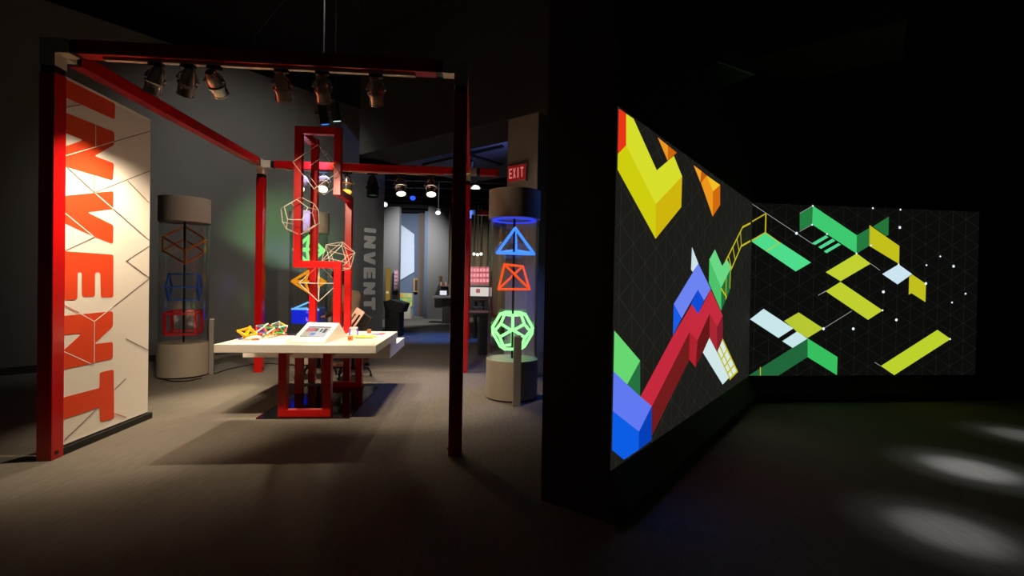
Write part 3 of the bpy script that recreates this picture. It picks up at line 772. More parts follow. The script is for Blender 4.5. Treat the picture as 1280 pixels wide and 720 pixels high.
MB().fbox(aR-t_/2, aR+t_/2, BF+t_/2, BB-t_/2, zJ-t_/2, zJ+t_/2).build('link_bar', RED, tow, bevel=.003)
tubev(aE, BB, .012, zJ + t_/2)
aC, _ = onb(374.2, 470, BF-.1)
tubev(aC, 2.1, .012, .66)
MB().fbox(aC+t_/2, aM-t_/2, 2.1-t_/2, 2.1+t_/2, .60, .66).build('crossbar', RED, tow)
MB().fbox(aM-t_/2, aM+t_/2, 2.1-t_/2, BF+t_/2, .50, .58).build('link_bar', RED, tow)

# ---- wire shapes hung in the tower
bm_ = (BF + BB)/2
def wpos(x, y, b=None): return onp(x, y, fr(0, b if b else bm_), RA)
cf = [onp(x, y, fr(0, BF-.12), RA) for x, y in ((397, 181), (366, 202.5), (392.5, 236), (422.5, 215.5))]
cb = [p + RB*.38 for p in cf]
wire_solid('wire_cube', None, wpos(400, 208), 0, .0036, WIRE, 'white wire cube hanging at the top of the red tower', 'wire shapes in the tower', verts=cf+cb, edges=[(0,1),(1,2),(2,3),(3,0),(4,5),(5,6),(6,7),(7,4),(0,4),(1,5),(2,6),(3,7)])
wire_solid('wire_dodecahedron', 'dodeca', wpos(375.5, 270, BF-.02), .225, .0050, WIRE, 'white wire dodecahedron hanging on the red tower', 'wire shapes in the tower', M3=face_on(V((.12, -.95, .22))))
wire_solid('wire_icosahedron', 'icosa', wpos(423, 321, BF+.22), .205, .0034, WIRE, 'white wire icosahedron hanging on the red tower', 'wire shapes in the tower', (.3, .25, .3))
wire_solid('wire_octahedron', 'octa', wpos(398.5, 354, BF+.15), .225, .0036, WIRE, 'white wire octahedron hanging under the middle crossbar of the red tower', 'wire shapes in the tower', (0, 0, .35))
for (x, y) in ((397, 181), (375.5, 246), (423, 300), (398.5, 331)):
    pass
tag(MB().rod(wpos(397, 181), V((wpos(397, 181).x, wpos(397, 181).y, 5.88)), .0015, 4).build('hanging_wire', mat('wire_dark', (70, 66, 62), .5)), 'thin wire from the ceiling to the wire cube', 'wire')

# ================================================================ ON THE TABLE
kio = thing('tablet_kiosk', gz(385, 428, TZ), 'white wedge kiosk with a small screen on the white table', 'kiosk')
k0, k1 = gz(362.5, 428.5, TZ+.001), gz(405, 429.5, TZ+.001)
ku = (k1 - k0); kuv = ku.normalized(); kd = V((-kuv.y, kuv.x, 0))
kdp = .58; kh = .168
k1t = k1
tt = [k0 + kd*kdp*.62 + V((0, 0, kh)), k1t + kd*kdp*.62 + V((0, 0, kh))]
tb_ = [k0 + kd*kdp, k1t + kd*kdp]
lip = .012
A0, A1 = k0 + V((0, 0, lip)), k1t + V((0, 0, lip))
vs = [k0, k1t, tb_[1], tb_[0], A0, A1, tt[1], tt[0]]
MB().add(vs, [(3,2,1,0), (0,1,5,4), (4,5,6,7), (7,6,2,3), (1,2,6,5), (0,4,7,3)]).build('body', WHITE, kio, bevel=.004)
sl_u = A1 - A0; sl_v = tt[0] - A0; kn = sl_u.cross(sl_v).normalized()
def kp(u, v, o=0): return A0 + sl_u*u + sl_v*v + kn*o
MB().slab([kp(.15, .25, .001), kp(.87, .25, .001), kp(.87, .78, .001), kp(.15, .78, .001)], kn, .003).build('bezel', mat('bezel', (120, 112, 108), .4), kio)
scn = MB().slab([kp(.17, .28, .004), kp(.85, .28, .004), kp(.85, .75, .004), kp(.17, .75, .004)], kn, .001).build('screen', emat('tablet_bg', (232, 232, 235), .8), kio)
for u0, u1, v0, v1, c in [(.17, .85, .70, .75, (110, 105, 120)), (.19, .45, .48, .68, (226, 120, 130)), (.45, .55, .50, .66, (120, 110, 80)), (.19, .38, .30, .47, (220, 205, 180)), (.40, .55, .30, .44, (130, 160, 225)), (.62, .68, .48, .64, (90, 85, 90)), (.72, .82, .44, .66, (100, 90, 90))]:
    MB().slab([kp(u0, v0, .006), kp(u1, v0, .006), kp(u1, v1, .006), kp(u0, v1, .006)], kn, .0005).build('picture_tile', emat('tab_%d_%d_%d' % c, c, .8), scn)

tc_ = {'y': mat('toy_yellow', (240, 190, 20), .4), 'r': mat('toy_red', (220, 50, 40), .4), 'g': mat('toy_green', (60, 180, 90), .4), 'b': mat('toy_blue', (90, 90, 200), .4), 'w': mat('toy_white', (225, 225, 235), .4), 'o': mat('toy_orange', (235, 120, 30), .4), 't': mat('toy_teal', (50, 150, 150), .4), 'v': mat('toy_violet', (150, 90, 190), .4)}
def toy_frame(name, c, r, rad, cols, label, sc3, kind='icosa', rot=(.3, .2, .1)):
    t = thing(name, c, label, 'toy')
    v, e = polyhedron(kind)
    M3 = Matrix.Rotation(rot[2], 3, 'Z') @ Matrix.Rotation(rot[0], 3, 'X') @ Matrix.Rotation(rot[1], 3, 'Y')
    vs = [M3 @ x for x in v]; vs = [V((x.x*sc3[0]*r, x.y*sc3[1]*r, x.z*sc3[2]*r)) for x in vs]
    zm = min(x.z for x in vs); vs = [V(c) + x + V((0, 0, rad*1.55 - zm)) for x in vs]
    for k, (i, j) in enumerate(e):
        MB().rod(vs[i], vs[j], rad, 6).build('stick', tc_[cols[k % len(cols)]], t, True)
    for x in vs: MB().ball(x, rad*1.5, 6, 4).build('joint', tc_['w' if len(cols) > 2 else cols[0]], t, True)
    return t
def flat(px, py): q = gz(px, py, TZ); q.z = TZ + .001; return q
toy_frame('yellow_toy', flat(309, 424), .072, .011, 'y', 'yellow plastic polyhedron toy at the left end of the white table', (1.2, 1, .85), 'octa', (.5, .3, .4))
toy_frame('stick_dome', flat(331, 421.8), .088, .0075, 'bgrwvyto', 'many-coloured stick ball toy beside the yellow toy', (1.15, 1, .75), 'icosa')
toy_frame('stick_dome', flat(347.5, 420.6), .085, .0075, 'gtyrbwog', 'green and red stick ball toy beside the wedge kiosk', (1.1, 1, .85), 'icosa', (.7, .1, .5))
for i, (x, y, c, l, yw) in enumerate([(301, 424.5, 'b', .05, .4), (321, 425, 'r', .05, -.3), (323, 423.5, 'w', .04, .8), (317, 425.5, 'o', .04, .1), (356, 418.6, 'r', .05, .3)]):
    q = flat(x, y); d = V((math.cos(yw), math.sin(yw), 0))*l/2
    tag(MB().rod(q + V((0, 0, .007)) - d, q + V((0, 0, .007)) + d, .007, 8).build('loose_stick', tc_[c], None, True), 'loose %s toy stick on the white table' % {'b': 'blue', 'r': 'red', 'w': 'white', 'o': 'orange'}[c] if i != 4 else 'loose red toy stick close to the wedge kiosk', 'toy', 'loose toy sticks')
# small open cube, two blocks and paper pieces on the right wing
q = flat(442, 418.5); e = .042
oc = thing('small_cube_frame', q, 'small white and blue open cube on the white table', 'toy')
MB().box(q + V((0, 0, .078)), (.085, .085, .012), .3).build('top_plate', tc_['w'], oc)
for dx in (-1, 1):
    for dy in (-1, 1):
        MB().box(q + V((dx*e*math.cos(.3) - dy*e*math.sin(.3), dx*e*math.sin(.3) + dy*e*math.cos(.3), .036))*1.0, (.012, .012, .072), .3).build('leg', tc_['b'], oc)
MB().box(q + V((0, 0, .036)), (.06, .06, .07), .3).build('core', tc_['w'], oc)
for x, y, c1, lab in [(438, 425.5, (214, 130, 40), 'small orange brown block on the front of the white table'), (461.5, 416.5, (150, 110, 60), 'small brown block towards the back of the white table')]:
    q = flat(x, y); t = thing('small_block', q, lab, 'toy', 'small blocks on the table')
    MB().box(q + V((0, 0, .022)), (.045, .045, .044), .2).build('body', mat('blk_%d' % c1[0], c1, .5), t, bevel=.003)
    MB().box(q + V((0, -.0235, .022)), (.028, .002, .014), .2).build('stripe', tc_['r'], t)
fp = thing('paper_shape', flat(456, 421.5), 'yellow folded paper shape lying on the white table', 'paper')
for k in range(7):
    an = k*2*PI/7 + .2; c = flat(456, 421.5); d = V((math.cos(an), math.sin(an), 0)); n = V((-d.y, d.x, 0))
    MB().slab([c + V((0, 0, .002 + .0006*k)), c + d*.09 + n*.04 + V((0, 0, .002+.0006*k)), c + d*.15 + V((0, 0, .012)), c + d*.09 - n*.04 + V((0, 0, .002+.0006*k))], V((0, 0, 1)), .001).build('petal', mat('paper_lemon', (236, 232, 80), .7), fp)
for i, (x, y, c, lab) in enumerate([(468.5, 418, 'v', 'violet paper tile lying on the right wing of the white table'), (474.5, 418.3, 'v', 'larger violet paper tile near the right edge of the white table'), (478, 417.4, 'r', 'red paper tile near the right edge of the white table')]):
    q = flat(x, y); tag(MB().box(q + V((0, 0, .003 + i*.0005)), (.075 if i == 1 else .06, .06, .004), .3*i).build('paper_tile', tc_[c]), lab, 'paper')

# ================================================================ SEATS AND PERSON
def stool(c, label, seat=True, zs=.50):
    c = V(c); t = thing('swivel_chair', c, label, 'chair', 'swivel chairs behind the table')
    for k in range(5):
        an = 2*PI*k/5 + .35; d = V((math.cos(an), math.sin(an), 0))
        lg = MB().path([c + d*.03 + V((0, 0, .135)), c + d*.12 + V((0, 0, .15)), c + d*.19 + V((0, 0, .125)), c + d*.225 + V((0, 0, .07)), c + d*.235 + V((0, 0, .03))], .012, 8).build('leg', BLACK, t, True)
        MB().ball(c + d*.235 + V((0, 0, .018)), .018, 8, 6).build('glide', BLACK, lg, True)
    MB().lathe(c + V((0, 0, .11)), V((0, 0, 1)), [(0, .045), (.05, .045), (.06, .028), (zs-.16, .028)], 14).build('column', BLACK, t, True)
    MB().lathe(c + V((0, 0, zs-.05)), V((0, 0, 1)), [(0, .12), (.02, .20), (.05, .21), (.07, .19)], 24).build('seat', BLACK, t, True)
    return t
st2 = stool((-2.19, 6.66, 0), 'black swivel chair with a pale slotted back, under the seated person')
st1 = stool((-2.70, 6.72, 0), 'black swivel chair with a round seat, empty behind the table', zs=.46)
c0 = at(447, 384.5, 6.74); u_ = at(456.5, 390.5, 6.62) - c0; v_ = at(426.5, 413.5, 6.70) - c0
nn = u_.cross(v_).normalized()
if nn.y > 0: nn = -nn
PB = mat('pale_back', (222, 186, 170), .5)
mb = MB()
def bkp(a, b): return c0 + u_*a + v_*b
for a0, a1, b0, b1 in [(0, .13, 0, 1), (.38, .60, .10, 1), (.86, 1, .10, 1), (.13, 1, 0, .12), (.13, .38, .1, .22), (.60, .86, .1, .18), (.13, 1, .93, 1), (.13, .38, .66, .94)]:
    mb.slab([bkp(a0, b0), bkp(a1, b0), bkp(a1, b1), bkp(a0, b1)], nn, .012)
mb.build('back_panel', PB, st2)
MB().slab([bkp(.1, .04) - nn*.06, bkp(1.75, .04) - nn*.06, bkp(1.75, 1.0) - nn*.06, bkp(.1, 1.0) - nn*.06], nn, .04).build('back_shell', BLACK, st2, bevel=.01)

def skin(name, pts, edges, rads, material, parent, root=0, sub=2):
    off = parent.location
    me = bpy.data.meshes.new(name); me.from_pydata([V(p) - off for p in pts], edges, []); me.update()
    me.materials.append(material)
    o = bpy.data.objects.new(name, me); COL.objects.link(o); o.parent = parent
    md = o.modifiers.new('skin', 'SKIN'); md.use_smooth_shade = True
    for i, r in enumerate(rads):
        sv = me.skin_vertices[0].data[i]; sv.radius = r if isinstance(r, tuple) else (r, r); sv.use_root = (i == root)
    s_ = o.modifiers.new('sub', 'SUBSURF'); s_.levels = sub; s_.render_levels = sub
    return o
per = thing('person', V((-2.3, 7.0, 0)), 'person in a brown jacket seated behind the red tower, reaching to a grey post', 'person')
jk = mat('jacket', (88, 75, 60), .9, noise=.1, bump=.3); tr_ = mat('trousers', (46, 42, 46), .9); sk = mat('skin', (205, 150, 125), .5); hr = mat('hair', (22, 16, 14), .6); sh = mat('shoe_tan', (176, 120, 84), .6)
hip = V((-2.27, 6.98, .60)); belly = V((-2.33, 7.04, .80)); chest = V((-2.47, 7.15, 1.05)); nb = V((-2.58, 7.24, 1.22)); nk = V((-2.63, 7.28, 1.29))
fd = V((-.66, .75, 0)).normalized(); sdv = V((fd.y, -fd.x, 0))          # facing, and the person's right
sR, sL = chest + sdv*.17 + V((0, 0, .10)), chest - sdv*.17 + V((0, 0, .10))
hand = V((PC.x + .02, PC.y - .01, .80))
eR, wR = sR + fd*.20 + V((0, 0, -.22)) + sdv*.05, hand - fd*.09 + V((0, 0, .03))
eL, wL = sL + fd*.10 + V((0, 0, -.27)), sL + fd*.34 + V((0, 0, -.36))
fR, fL = gz(424, 460) + V((.03, .0, .06)), gz(457, 456) + V((0, 0, .06))
kR, kL = hip + fd*.40 - sdv*.16 + V((0, 0, .0)), hip + fd*.38 + sdv*.10
kR = V((-2.62, 7.16, .56)); kL = V((-2.40, 7.36, .56))
hR, hL = hip - sdv*.09, hip + sdv*.09
aR_, aL_ = fR + V((.06, .0, .03)), fL + V((.04, 0, .03))
skin('body', [hip, belly, chest, nb, nk, sR, eR, wR, sL, eL, wL, hR, kL, aL_, hL, kR, aR_],
     [(0,1),(1,2),(2,3),(3,4),(2,5),(5,6),(6,7),(2,8),(8,9),(9,10),(0,11),(11,15),(15,16),(0,14),(14,12),(12,13)],
     [(.15,.13), (.145,.12), (.14,.11), .075, .055, .075, .052, .036, .075, .052, .036, .10, .066, .042, .10, .066, .042], jk, per)
hc = nk + fd*.05 + V((0, 0, .115))
hd = MB(); hd.ball(hc, .1, 16, 12, (.84, .92, 1.16)); hd.ball(hc + fd*.098 + V((0, 0, -.012)), .017, 8, 6, (1, 1, 1.4))
hd.ball(hc + sdv*.085, .022, 8, 6, (.5, 1, 1.5)); hd.ball(hc - sdv*.085, .022, 8, 6, (.5, 1, 1.5))
hd.lathe(nk - V((0, 0, .06)), V((.2*fd.x, .2*fd.y, 1)), [(0, .055), (.14, .05)], 12)
hob = hd.build('head', sk, per, True)
for sg in (-1, 1): MB().ball(hc + fd*.083 + sdv*.034*sg + V((0, 0, .015)), .011, 8, 6).build('eye', BLACK, hob, True)
MB().ball(hc + fd*.086 + V((0, 0, -.055)), .018, 8, 6, (1, 1, .35)).build('mouth', mat('lip', (160, 80, 75), .5), hob, True)
MB().ball(hc - fd*.022 + V((0, 0, .024)), .113, 16, 12, (.9, .96, 1.08)).ball(hc - fd*.08 + V((0, 0, -.05)), .07, 12, 8, (1, 1, 1.2)).build('hair', hr, per, True)
MB().lathe(nk - V((0, 0, .05)), V((0, 0, 1)), [(0, .085), (.05, .066)], 14).build('collar', jk, per, True)
for nm, f_, dd in (('shoe', fR, V((-1, .1, 0)).normalized()), ('shoe', fL, V((-.5, .85, 0)).normalized())):
    b_ = V((f_.x, f_.y, .0)); sd_ = V((dd.y, -dd.x, 0))
    sob = MB().path([b_ - dd*.08 + V((0, 0, .052)), b_ - dd*.04 + V((0, 0, .06)), b_ + dd*.05 + V((0, 0, .05)), b_ + dd*.13 + V((0, 0, .038)), b_ + dd*.165 + V((0, 0, .032))], [.03, .046, .042, .034, .018], 12).build(nm, sh, per, True)
    MB().path([b_ - dd*.09 + V((0, 0, .012)), b_ + dd*.17 + V((0, 0, .012))], [.038, .034], 8).build('sole', BLACK, sob, True)
def hand_mesh(wrist, palm, dirv, sidev, parent):
    dn = V((0, 0, -1)); pts = [wrist, palm]; eds = [(0, 1)]; rd = [.028, (.036, .018)]
    for k in range(4):
        o = (k - 1.5)*.021; L = (.065, .075, .07, .055)[k]
        b0 = palm + dirv*.03 + sidev*o; i0 = len(pts)
        pts += [b0, b0 + dirv*L*.5 + dn*.006, b0 + dirv*L*.85 + dn*.03]; rd += [.011, .009, .008]
        eds += [(1, i0), (i0, i0+1), (i0+1, i0+2)]
    i0 = len(pts); b0 = palm - dirv*.015 + sidev*.035
    pts += [b0, b0 + sidev*.025 + dirv*.03 + dn*.01]; rd += [.013, .010]; eds += [(1, i0), (i0, i0+1)]
    return skin('hand', pts, eds, rd, sk, parent)
hand_mesh(wR, hand, (hand - wR).normalized(), sdv, per)
hand_mesh(wL, wL + fd*.06, fd, -sdv, per)

# ---- cable on the floor
cp_ = [gz(x, y) + V((0, 0, .008)) for x, y in ((268, 468), (285, 462), (300, 459), (318, 455.5), (340, 455), (362, 457), (385, 455), (405, 452), (420, 450))]
tag(MB().path(cp_, .007, 6).build('floor_cable', BLACK, None, True), 'black cable lying on the carpet behind the white table', 'cable')
cp_ = [gz(x, y) + V((0, 0, .008)) for x, y in ((192, 469), (198, 473.5), (215, 477.5), (235, 477), (252, 473))]
tag(MB().path(cp_, .007, 6).build('floor_cable', BLACK, None, True), 'black cable curled around the base of the unlit cylinder', 'cable')

# ================================================================ FAR GALLERY
def pbox(x0, y0, x1, y1, dep, thick, yaw=0):  # a box whose front fills the rectangle at the given distance
    a = at(x0, y1, dep); b = at(x1, y1, dep); t = at(x0, y0, dep)
    return MB().hexa(a, V((b.x-a.x, 0, 0)), V((0, thick, 0)), V((0, 0, t.z - a.z)))
def wbox(x0, x1, dep, z1_, thick, m, name, label):
    a = at(x0, 352, dep); b = at(x1, 352, dep)
    return struct(MB().hexa(V((a.x, dep, 0)), V((b.x-a.x, 0, 0)), V((0, thick, 0)), V((0, 0, z1_))).build(name, m), label)
gw = mat('far_wall_grey', (96, 92, 88), .85); gb = mat('far_wall_blue', (92, 104, 124), .85)
wbox(470, 498, 17, 4.0, .3, gw, 'wall_far', 'brown grey wall end in the far gallery')
wbox(496, 522, 19, 4.05, .3, gb, 'wall_far', 'blue grey wall in the far gallery')
wbox(522, 534, 18.5, 4.0, .9, mat('far_brown', (88, 74, 64), .85), 'wall_far', 'brown recess wall in the far gallery')
wbox(534, 560, 17.5, 4.1, .3, gw, 'wall_far', 'grey rounded pier in the far gallery')
wbox(530, 545, 18.0, 4.0, .3, gb, 'wall_far', 'blue grey return wall in the far gallery')
wbox(558, 640, 20, 4.2, .3, mat('far_beige', (120, 112, 92), .85), 'wall_far', 'beige wall in the far gallery')
struct(MB().hexa((-14, 25, 0), (28, 0, 0), (0, .2, 0), (0, 0, 5.9)).build('wall_end', DARKW), 'black end wall of the gallery')
pl = [at(x, y, 18.97) for x, y in ((497.5, 278), (518, 293), (518, 340), (497.5, 352))]  # patch of lamplight on the wall, shaped as a pale slab
tag(MB().slab(pl, V((0, -1, 0)), .03).build('wall_light_patch', mat('light_patch_pale', (205, 212, 225), .7)), 'pale slab for a slanted light patch on the blue grey far wall', 'panel')
spot('far_wash', at(520, 250, 15) , at(512, 330, 19), 900, (.85, .92, 1), 70, 1.0, .1)
spot('far_floor', V((-1.5, 14, 5)), V((-3.3, 16.5, .5)), 900, (.9, .95, 1), 75, .9, .1)
spot('far_beige_wash', V((-1.3, 16, 4.6)), V((-1.1, 20, 2.6)), 500, (1, .9, .75), 70, .9, .1)
# tile display
td = thing('tile_display', V((at(505, 395, 17.5).x, 17.5, 0)), 'stack of glowing yellow and green square tiles before the far wall', 'display')
a = at(497.5, 382.5, 17.5); b = at(514.5, 367, 17.5)
gx, gzz = (b.x-a.x)/3, (b.z-a.z)/3
pbox(497, 366.5, 515, 383, 17.52, .3).build('body', mat('tile_body', (200, 190, 150), .6), td)
cols = [(226, 214, 120), (120, 200, 110), (200, 210, 110), (110, 190, 120), (180, 205, 110), (150, 200, 120), (240, 150, 60), (190, 205, 110), (214, 214, 130)]
for k in range(9):
    i, j = k % 3, k // 3
    MB().hexa(V((a.x+gx*(i+.06), 17.5, a.z+gzz*(j+.06))), V((gx*.88, 0, 0)), V((0, .03, 0)), V((0, 0, gzz*.88))).build('tile', emat('tile_%d' % k, cols[k], .7), td)
q = at(502, 391, 17.4)
MB().hexa(V((at(502, 390, 17.4).x, 17.4, 0)), V((at(513, 390, 17.4).x - at(502, 390, 17.4).x, 0, 0)), V((0, .3, 0)), V((0, 0, at(502, 383, 17.4).z))).build('base', mat('tile_base', (226, 216, 190), .6), td)
# framed plaque
pq = thing('wall_plaque', at(520, 366, 18.9), 'ochre framed plaque on the blue grey far wall', 'plaque')
pbox(516.5, 347.5, 524, 365, 18.86, .1).build('frame', mat('ochre', (170, 130, 80), .6), pq)
pbox(518.5, 350, 521.5, 363, 18.84, .03).build('slot', mat('plaque_dark', (60, 44, 30), .6), pq)
# counter with monitor
ct = thing('far_counter', V((at(552, 372, 15.5).x, 15.5, 0)), 'grey counter against the far grey pier', 'counter')
pbox(541, 370, 566, 372.5, 15.5, .6).build('top', mat('counter_top', (130, 126, 122), .5), ct)
a = at(553, 372.5, 15.6); MB().hexa(V((a.x, 15.6, 0)), V((.55, 0, 0)), V((0, .4, 0)), V((0, 0, a.z))).build('body', mat('counter_body', (60, 54, 50), .6), ct)
mo = thing('monitor', at(553.5, 370, 15.7), 'small glowing white monitor on the far counter', 'monitor')
pbox(549, 362.5, 559, 369.5, 15.7, .05).build('case', BLACK, mo); pbox(549.8, 363.3, 558.2, 368.7, 15.69, .01).build('screen', emat('mon', (225, 230, 240), 1.0), mo)
shf = thing('far_shelf', at(555, 360, 16.5), 'brown shelf of small things above the far monitor', 'shelf')
pbox(548, 356.5, 563, 358, 16.9, .6).build('board', mat('shelf_brown', (120, 92, 70), .6), shf); pbox(548, 345, 549.5, 358, 16.9, .6).build('bracket', mat('shelf_brown', (120, 92, 70), .6), shf)
for k in range(6): pbox(550.5 + k*2, 352.5 + (k % 3), 551.8 + k*2, 356.5, 17.0, .1).build('item', mat('itm_%d' % k, ((200, 180, 150), (150, 60, 60), (90, 90, 120))[k % 3], .6), shf)
# tall yellow sign and pink panel
ys = thing('yellow_sign', V((at(484, 385, 13).x, 13, 0)), 'narrow yellow lit sign stand beside the lettered wall', 'sign')
pbox(482, 335, 486.5, 382, 13, .08).build('panel', emat('ysign', (150, 118, 40), .7), ys)
a = at(482, 382, 13); MB().hexa(V((a.x, 13, 0)), V((.1, 0, 0)), V((0, .08, 0)), V((0, 0, a.z))).build('stand', BLACK, ys)
pbox(482.6, 364, 485.5, 367, 12.98, .02).build('caption', emat('ycap', (220, 200, 160), .7), ys)
pk = thing('wall_poster', at(494, 364, 16.9), 'pinkish patterned panel on the brown grey far wall', 'panel')
pbox(492, 338, 497.3, 363, 16.88, .12).build('board', mat('pinkish', (170, 130, 140), .6), pk)
for k in range(5): pbox(492.8, 340 + k*4.6, 496.6, 342.5 + k*4.6, 16.86, .02).build('stripe', mat('pink_stripe', (210, 170, 180), .6), pk)
# dark slanted kiosk
dk = thing('slanted_kiosk', V((at(491, 410, 11.6).x, 11.6, 0)), 'black kiosk with a slanted top beside the lettered wall', 'kiosk')
a, b = at(481, 400, 11.5), at(499, 400, 11.5); zt3 = at(490, 384, 11.5).z
MB().hexa(V((a.x, 11.5, 0)), V((b.x-a.x, 0, 0)), V((0, .5, 0)), V((0, 0, zt3))).build('body', BLACK, dk)
pp = [at(x, y, 11.45) for x, y in ((479, 377), (488, 374.5), (506, 380), (502, 391), (481, 386))]
MB().slab(pp, V((0, 1, 0)), .6).build('slanted_top', BLACK, dk)
# shelves with pink lit squares and a white counter, seen past the right posts
ps = thing('pink_display', V((at(598, 375, 19.5).x, 19.5, 0)), 'far shelf unit with rows of glowing pink squares', 'display')
pbox(586, 333, 612, 356, 19.4, .3).build('back', mat('pk_back', (190, 120, 120), .6, emit=(120, 60, 66), estr=.7), ps)
for r_ in range(3):
    for c_ in range(6): pbox(587.5 + c_*4.1, 335.5 + r_*6.6, 590.2 + c_*4.1, 339.5 + r_*6.6, 19.36, .03).build('square', emat('pk_sq', (250, 160, 170), 1.0), ps)
pbox(586, 355.5, 612, 357.5, 19.3, .4).build('shelf', mat('counter_top', (130, 126, 122), .5), ps)
a = at(586, 370, 19.5); MB().hexa(V((a.x, 19.5, 0)), V((.9, 0, 0)), V((0, .3, 0)), V((0, 0, at(586, 357, 19.5).z))).build('base', mat('counter_body', (60, 54, 50), .6), ps)
wc = thing('white_counter', V((at(598, 372, 18.6).x, 18.6, 0)), 'brightly lit white counter under the glowing pink squares', 'counter')
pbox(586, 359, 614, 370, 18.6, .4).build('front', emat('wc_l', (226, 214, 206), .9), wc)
pbox(595, 361, 600, 366, 18.57, .03).build('picture', mat('wc_pic', (190, 110, 110), .6, emit=(150, 80, 80), estr=.6), wc)
a = at(586, 370, 18.6); MB().hexa(V((a.x, 18.6, 0)), V((.9, 0, 0)), V((0, .3, 0)), V((0, 0, a.z))).build('base', mat('counter_body', (60, 54, 50), .6), wc)
for k in range(3):
    p = at(592.5 + k*4.4, 317.5 + (k == 1)*.8, 17.8)
    t = thing('far_lamp', p, 'small white ceiling lamp above the glowing pink squares', 'spotlight', 'row of far lamps')
    MB().ball(p, .055, 10, 8).build('bulb', emat('bulb', (255, 250, 240), 2.0), t, True); MB().rod(p, V((p.x, p.y, 5.9)), .015, 6).build('stem', BLACK, t)
for x, y, dep, lab, lc in [(547.5, 266, 15, 'round white ceiling lamp over the far grey pier', (255, 252, 245)), (516, 247.5, 14, 'small blue ceiling lamp in the far gallery', (40, 80, 255)), (480.5, 255.5, 12.5, 'small white ceiling lamp beside the lettered wall', (250, 250, 250))]:
    p = at(x, y, dep); t = thing('far_lamp', p, lab, 'spotlight')
    MB().lathe(p, V((.1, -.55, -.6)), [(-.16, .05), (-.12, .085), (0, .09)], 14).build('lamp_body', BLACK, t, True)
    MB().lathe(p, V((.1, -.55, -.6)), [(.001, .08), (.006, .08)], 14).build('lens', emat('fl_%d' % lc[0], lc, 1.6), t)
    MB().rod(p + V((0, .05, .1)), V((p.x, p.y + .05, 5.88)), .015, 6).build('hanger', BLACK, t)
# black table past the right posts
bt = thing('black_table', V((at(598, 440, 8.9).x, 8.9, 0)), 'black bench table between the red posts and the glass cylinder', 'table')
zt4 = at(598, 391, 8.9).z
a, b = at(580, 391, 8.9), at(612, 391, 8.9)
MB().hexa(V((a.x, 8.9, zt4-.04)), V((b.x-a.x, 0, 0)), V((0, .8, 0)), V((0, 0, .04))).build('top', mat('table_dark', (40, 42, 48), .3), bt)
a, b = at(597.5, 400, 8.95), at(611, 400, 8.95)
MB().hexa(V((a.x, 8.95, 0)), V((b.x-a.x, 0, 0)), V((0, .6, 0)), V((0, 0, zt4-.04))).build('pedestal', BLACK, bt)
for k, (x0, x1, yy) in enumerate([(592, 606, 375), (590, 604, 384)]):
    dd = 14 + k*-2.5; t = thing('dark_bench', V((at(598, 380, dd).x, dd, 0)), ('dark bench before the white far counter', 'dark bench behind the black table')[k], 'bench')
    a, b = at(x0, yy, dd), at(x1, yy, dd)
    MB().hexa(V((a.x, dd, a.z-.06)), V((b.x-a.x, 0, 0)), V((0, .4, 0)), V((0, 0, .06))).build('seat', mat('bench_wood', (110, 84, 62), .5), t)
    for xx in (a.x + .03, b.x - .09): MB().hexa(V((xx, dd+.05, 0)), V((.06, 0, 0)), V((0, .3, 0)), V((0, 0, a.z-.06))).build('leg', BLACK, t)
def ceiling_lamp(p, aim, lab, pw, col, size, lens, group, blend=1.0, rad=.06):
    p = V(p); t = thing('ceiling_downlight', p, lab, 'spotlight', group)
    d = (V(aim) - p).normalized()
    MB().lathe(p, d, [(-.12, .05), (-.1, .08), (.1, .08)], 16).build('lamp_body', BLACK, t, True)
    MB().lathe(p + d*.101, d, [(0, .07), (.004, .07)], 16).build('lens', emat('dl_%d_%d' % (lens[0], lens[2]), lens, 2), t)
    MB().rod(p - d*.08, V((p.x, p.y, 5.9)), .012, 6).build('hanger', BLACK, t)
    spot('lamp_light', p + d*.13, aim, pw, col, size, blend, rad, t)
ceiling_lamp((-.98, 10.9, 4.0), gz(548, 422), 'ceiling lamp throwing blue light on the floor beyond the red posts', 700, (.05, .2, 1), 42, (80, 120, 255), 'coloured ceiling lamps')
ceiling_lamp((1.05, 5.75, 4.6), V((.1, 5.67, .3)), 'ceiling lamp throwing blue light on the cylinder under the exit sign', 120, (.06, .2, 1), 32, (80, 120, 255), 'coloured ceiling lamps')
ceiling_lamp((-2.6, 5.7, 5.75), WP + WD*2.9 + V((0, 0, 1.9)), 'added unseen ceiling lamp washing the tall grey wall', 300, (1, .96, .90), 80, (255, 245, 230), 'added ceiling lamps out of view')  # fill lamp added above the view to brighten the grey wall
ceiling_lamp((-3.7, 7.0, 5.75), WP + WD*wall_t(462) + V((0, 0, 1.6)), 'added unseen ceiling lamp on the lettered wall end', 260, (.92, .98, 1), 40, (240, 245, 255), 'added ceiling lamps out of view')  # added out of view to brighten the lettering and its wall
ceiling_lamp((-1.9, 4.7, 5.75), V((.1, 5.9, 2.75)), 'added unseen ceiling lamp washing the beige column', 170, (1, .9, .78), 30, (255, 245, 230), 'added ceiling lamps out of view')  # unseen lamp added to lift the column and the cylinder cap
ceiling_lamp((.8, 8.9, 3.4), V((-.7, 10.1, 4.35)), 'added hidden lamp turned up to the pale ceiling panel', 200, (.3, .38, 1), 66, (80, 120, 255), 'coloured ceiling lamps')  # added behind the black wall to tint the ceiling panel blue

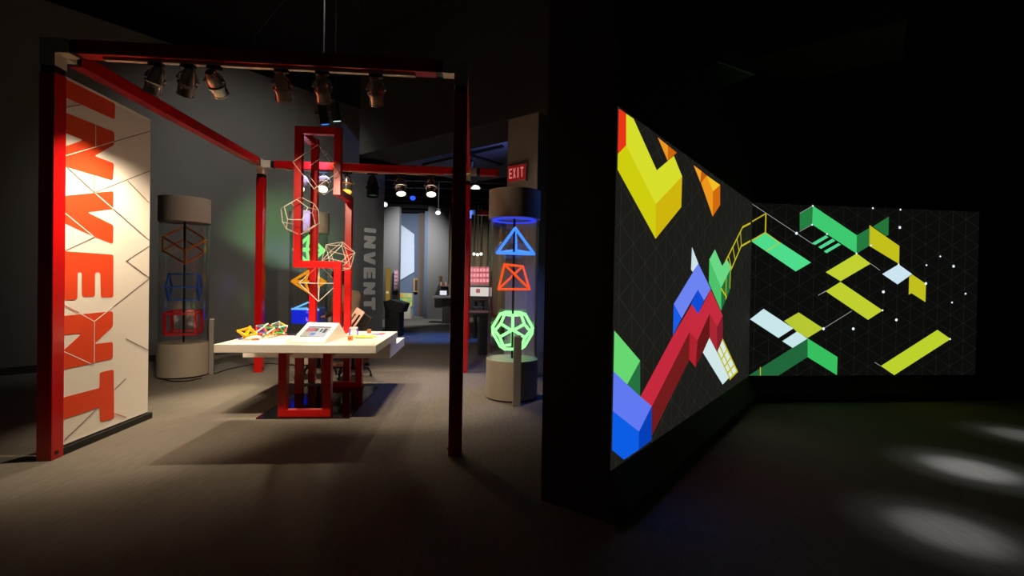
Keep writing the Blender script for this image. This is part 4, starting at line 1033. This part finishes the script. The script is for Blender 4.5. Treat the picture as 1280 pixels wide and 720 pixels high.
# dark beams and ducts under the black ceiling
for k in range(9):
    yy = 11 + k*1.3
    tag(MB().hexa(V((-7, yy, 4.6 - .02*k)), V((9.5, .6*(k % 2), 0)), V((0, .12, 0)), V((0, 0, .16))).build('ceiling_joist', DUCT), 'dark joist under the black ceiling of the far gallery', 'beam', 'ceiling joists')
tag(MB().path([V((2.2, 4.4, 4.3)), V((4.2, 4.3, 4.2)), V((7.5, 4.5, 4.3))], .2, 14).build('ceiling_duct', DUCT, None, True), 'round dark duct under the black ceiling', 'duct')
bx_ = thing('ceiling_projector', at(900, 84, 4.2), 'dark projector hanging over the angled screens', 'projector')
p = at(900, 84, 4.2)
MB().box(p, (.5, .36, .16), .5).build('case', mat('proj_case', (30, 30, 32), .4), bx_, bevel=.02)
MB().lathe(p + V((.12, .18, 0)), V((.3, 1, -.1)), [(0, .05), (.05, .05)], 14).build('lens', BLACK, bx_, True)
MB().rod(p + V((0, 0, .08)), V((p.x, p.y, 5.88)), .02, 8).build('pole', BLACK, bx_)

# downlights making the pools on the right of the carpet
for k, (x, y, pw, lab) in enumerate([(1212, 586, 62, 'black ceiling downlight above the middle light pool on the carpet'), (1186, 664, 34, 'black ceiling downlight above the broad light pool on the carpet'), (1282, 545, 26, 'black ceiling downlight above the faint light pool on the carpet')]):
    g = gz(x, y); p = V((g.x + .5, g.y - 1.3, 4.9))
    t = thing('ceiling_downlight', p, lab, 'spotlight', 'downlights over the dark carpet')
    d = (g - p).normalized()
    MB().lathe(p, d, [(-.12, .05), (-.1, .08), (.1, .08)], 16).build('lamp_body', BLACK, t, True)
    MB().lathe(p + d*.101, d, [(0, .07), (.004, .07)], 16).build('lens', emat('dl', (220, 230, 255), 2), t)
    MB().rod(p, V((p.x, p.y, 5.88)), .012, 6).build('hanger', BLACK, t)
    spot('lamp_light', p + d*.13, g, pw*3.0, (.82, .9, 1), 13, 1.0, .05, t)
    spot('lamp_core', p + d*.13, g, pw*16, (.82, .9, 1), 7.5, 1.0, .05, t)
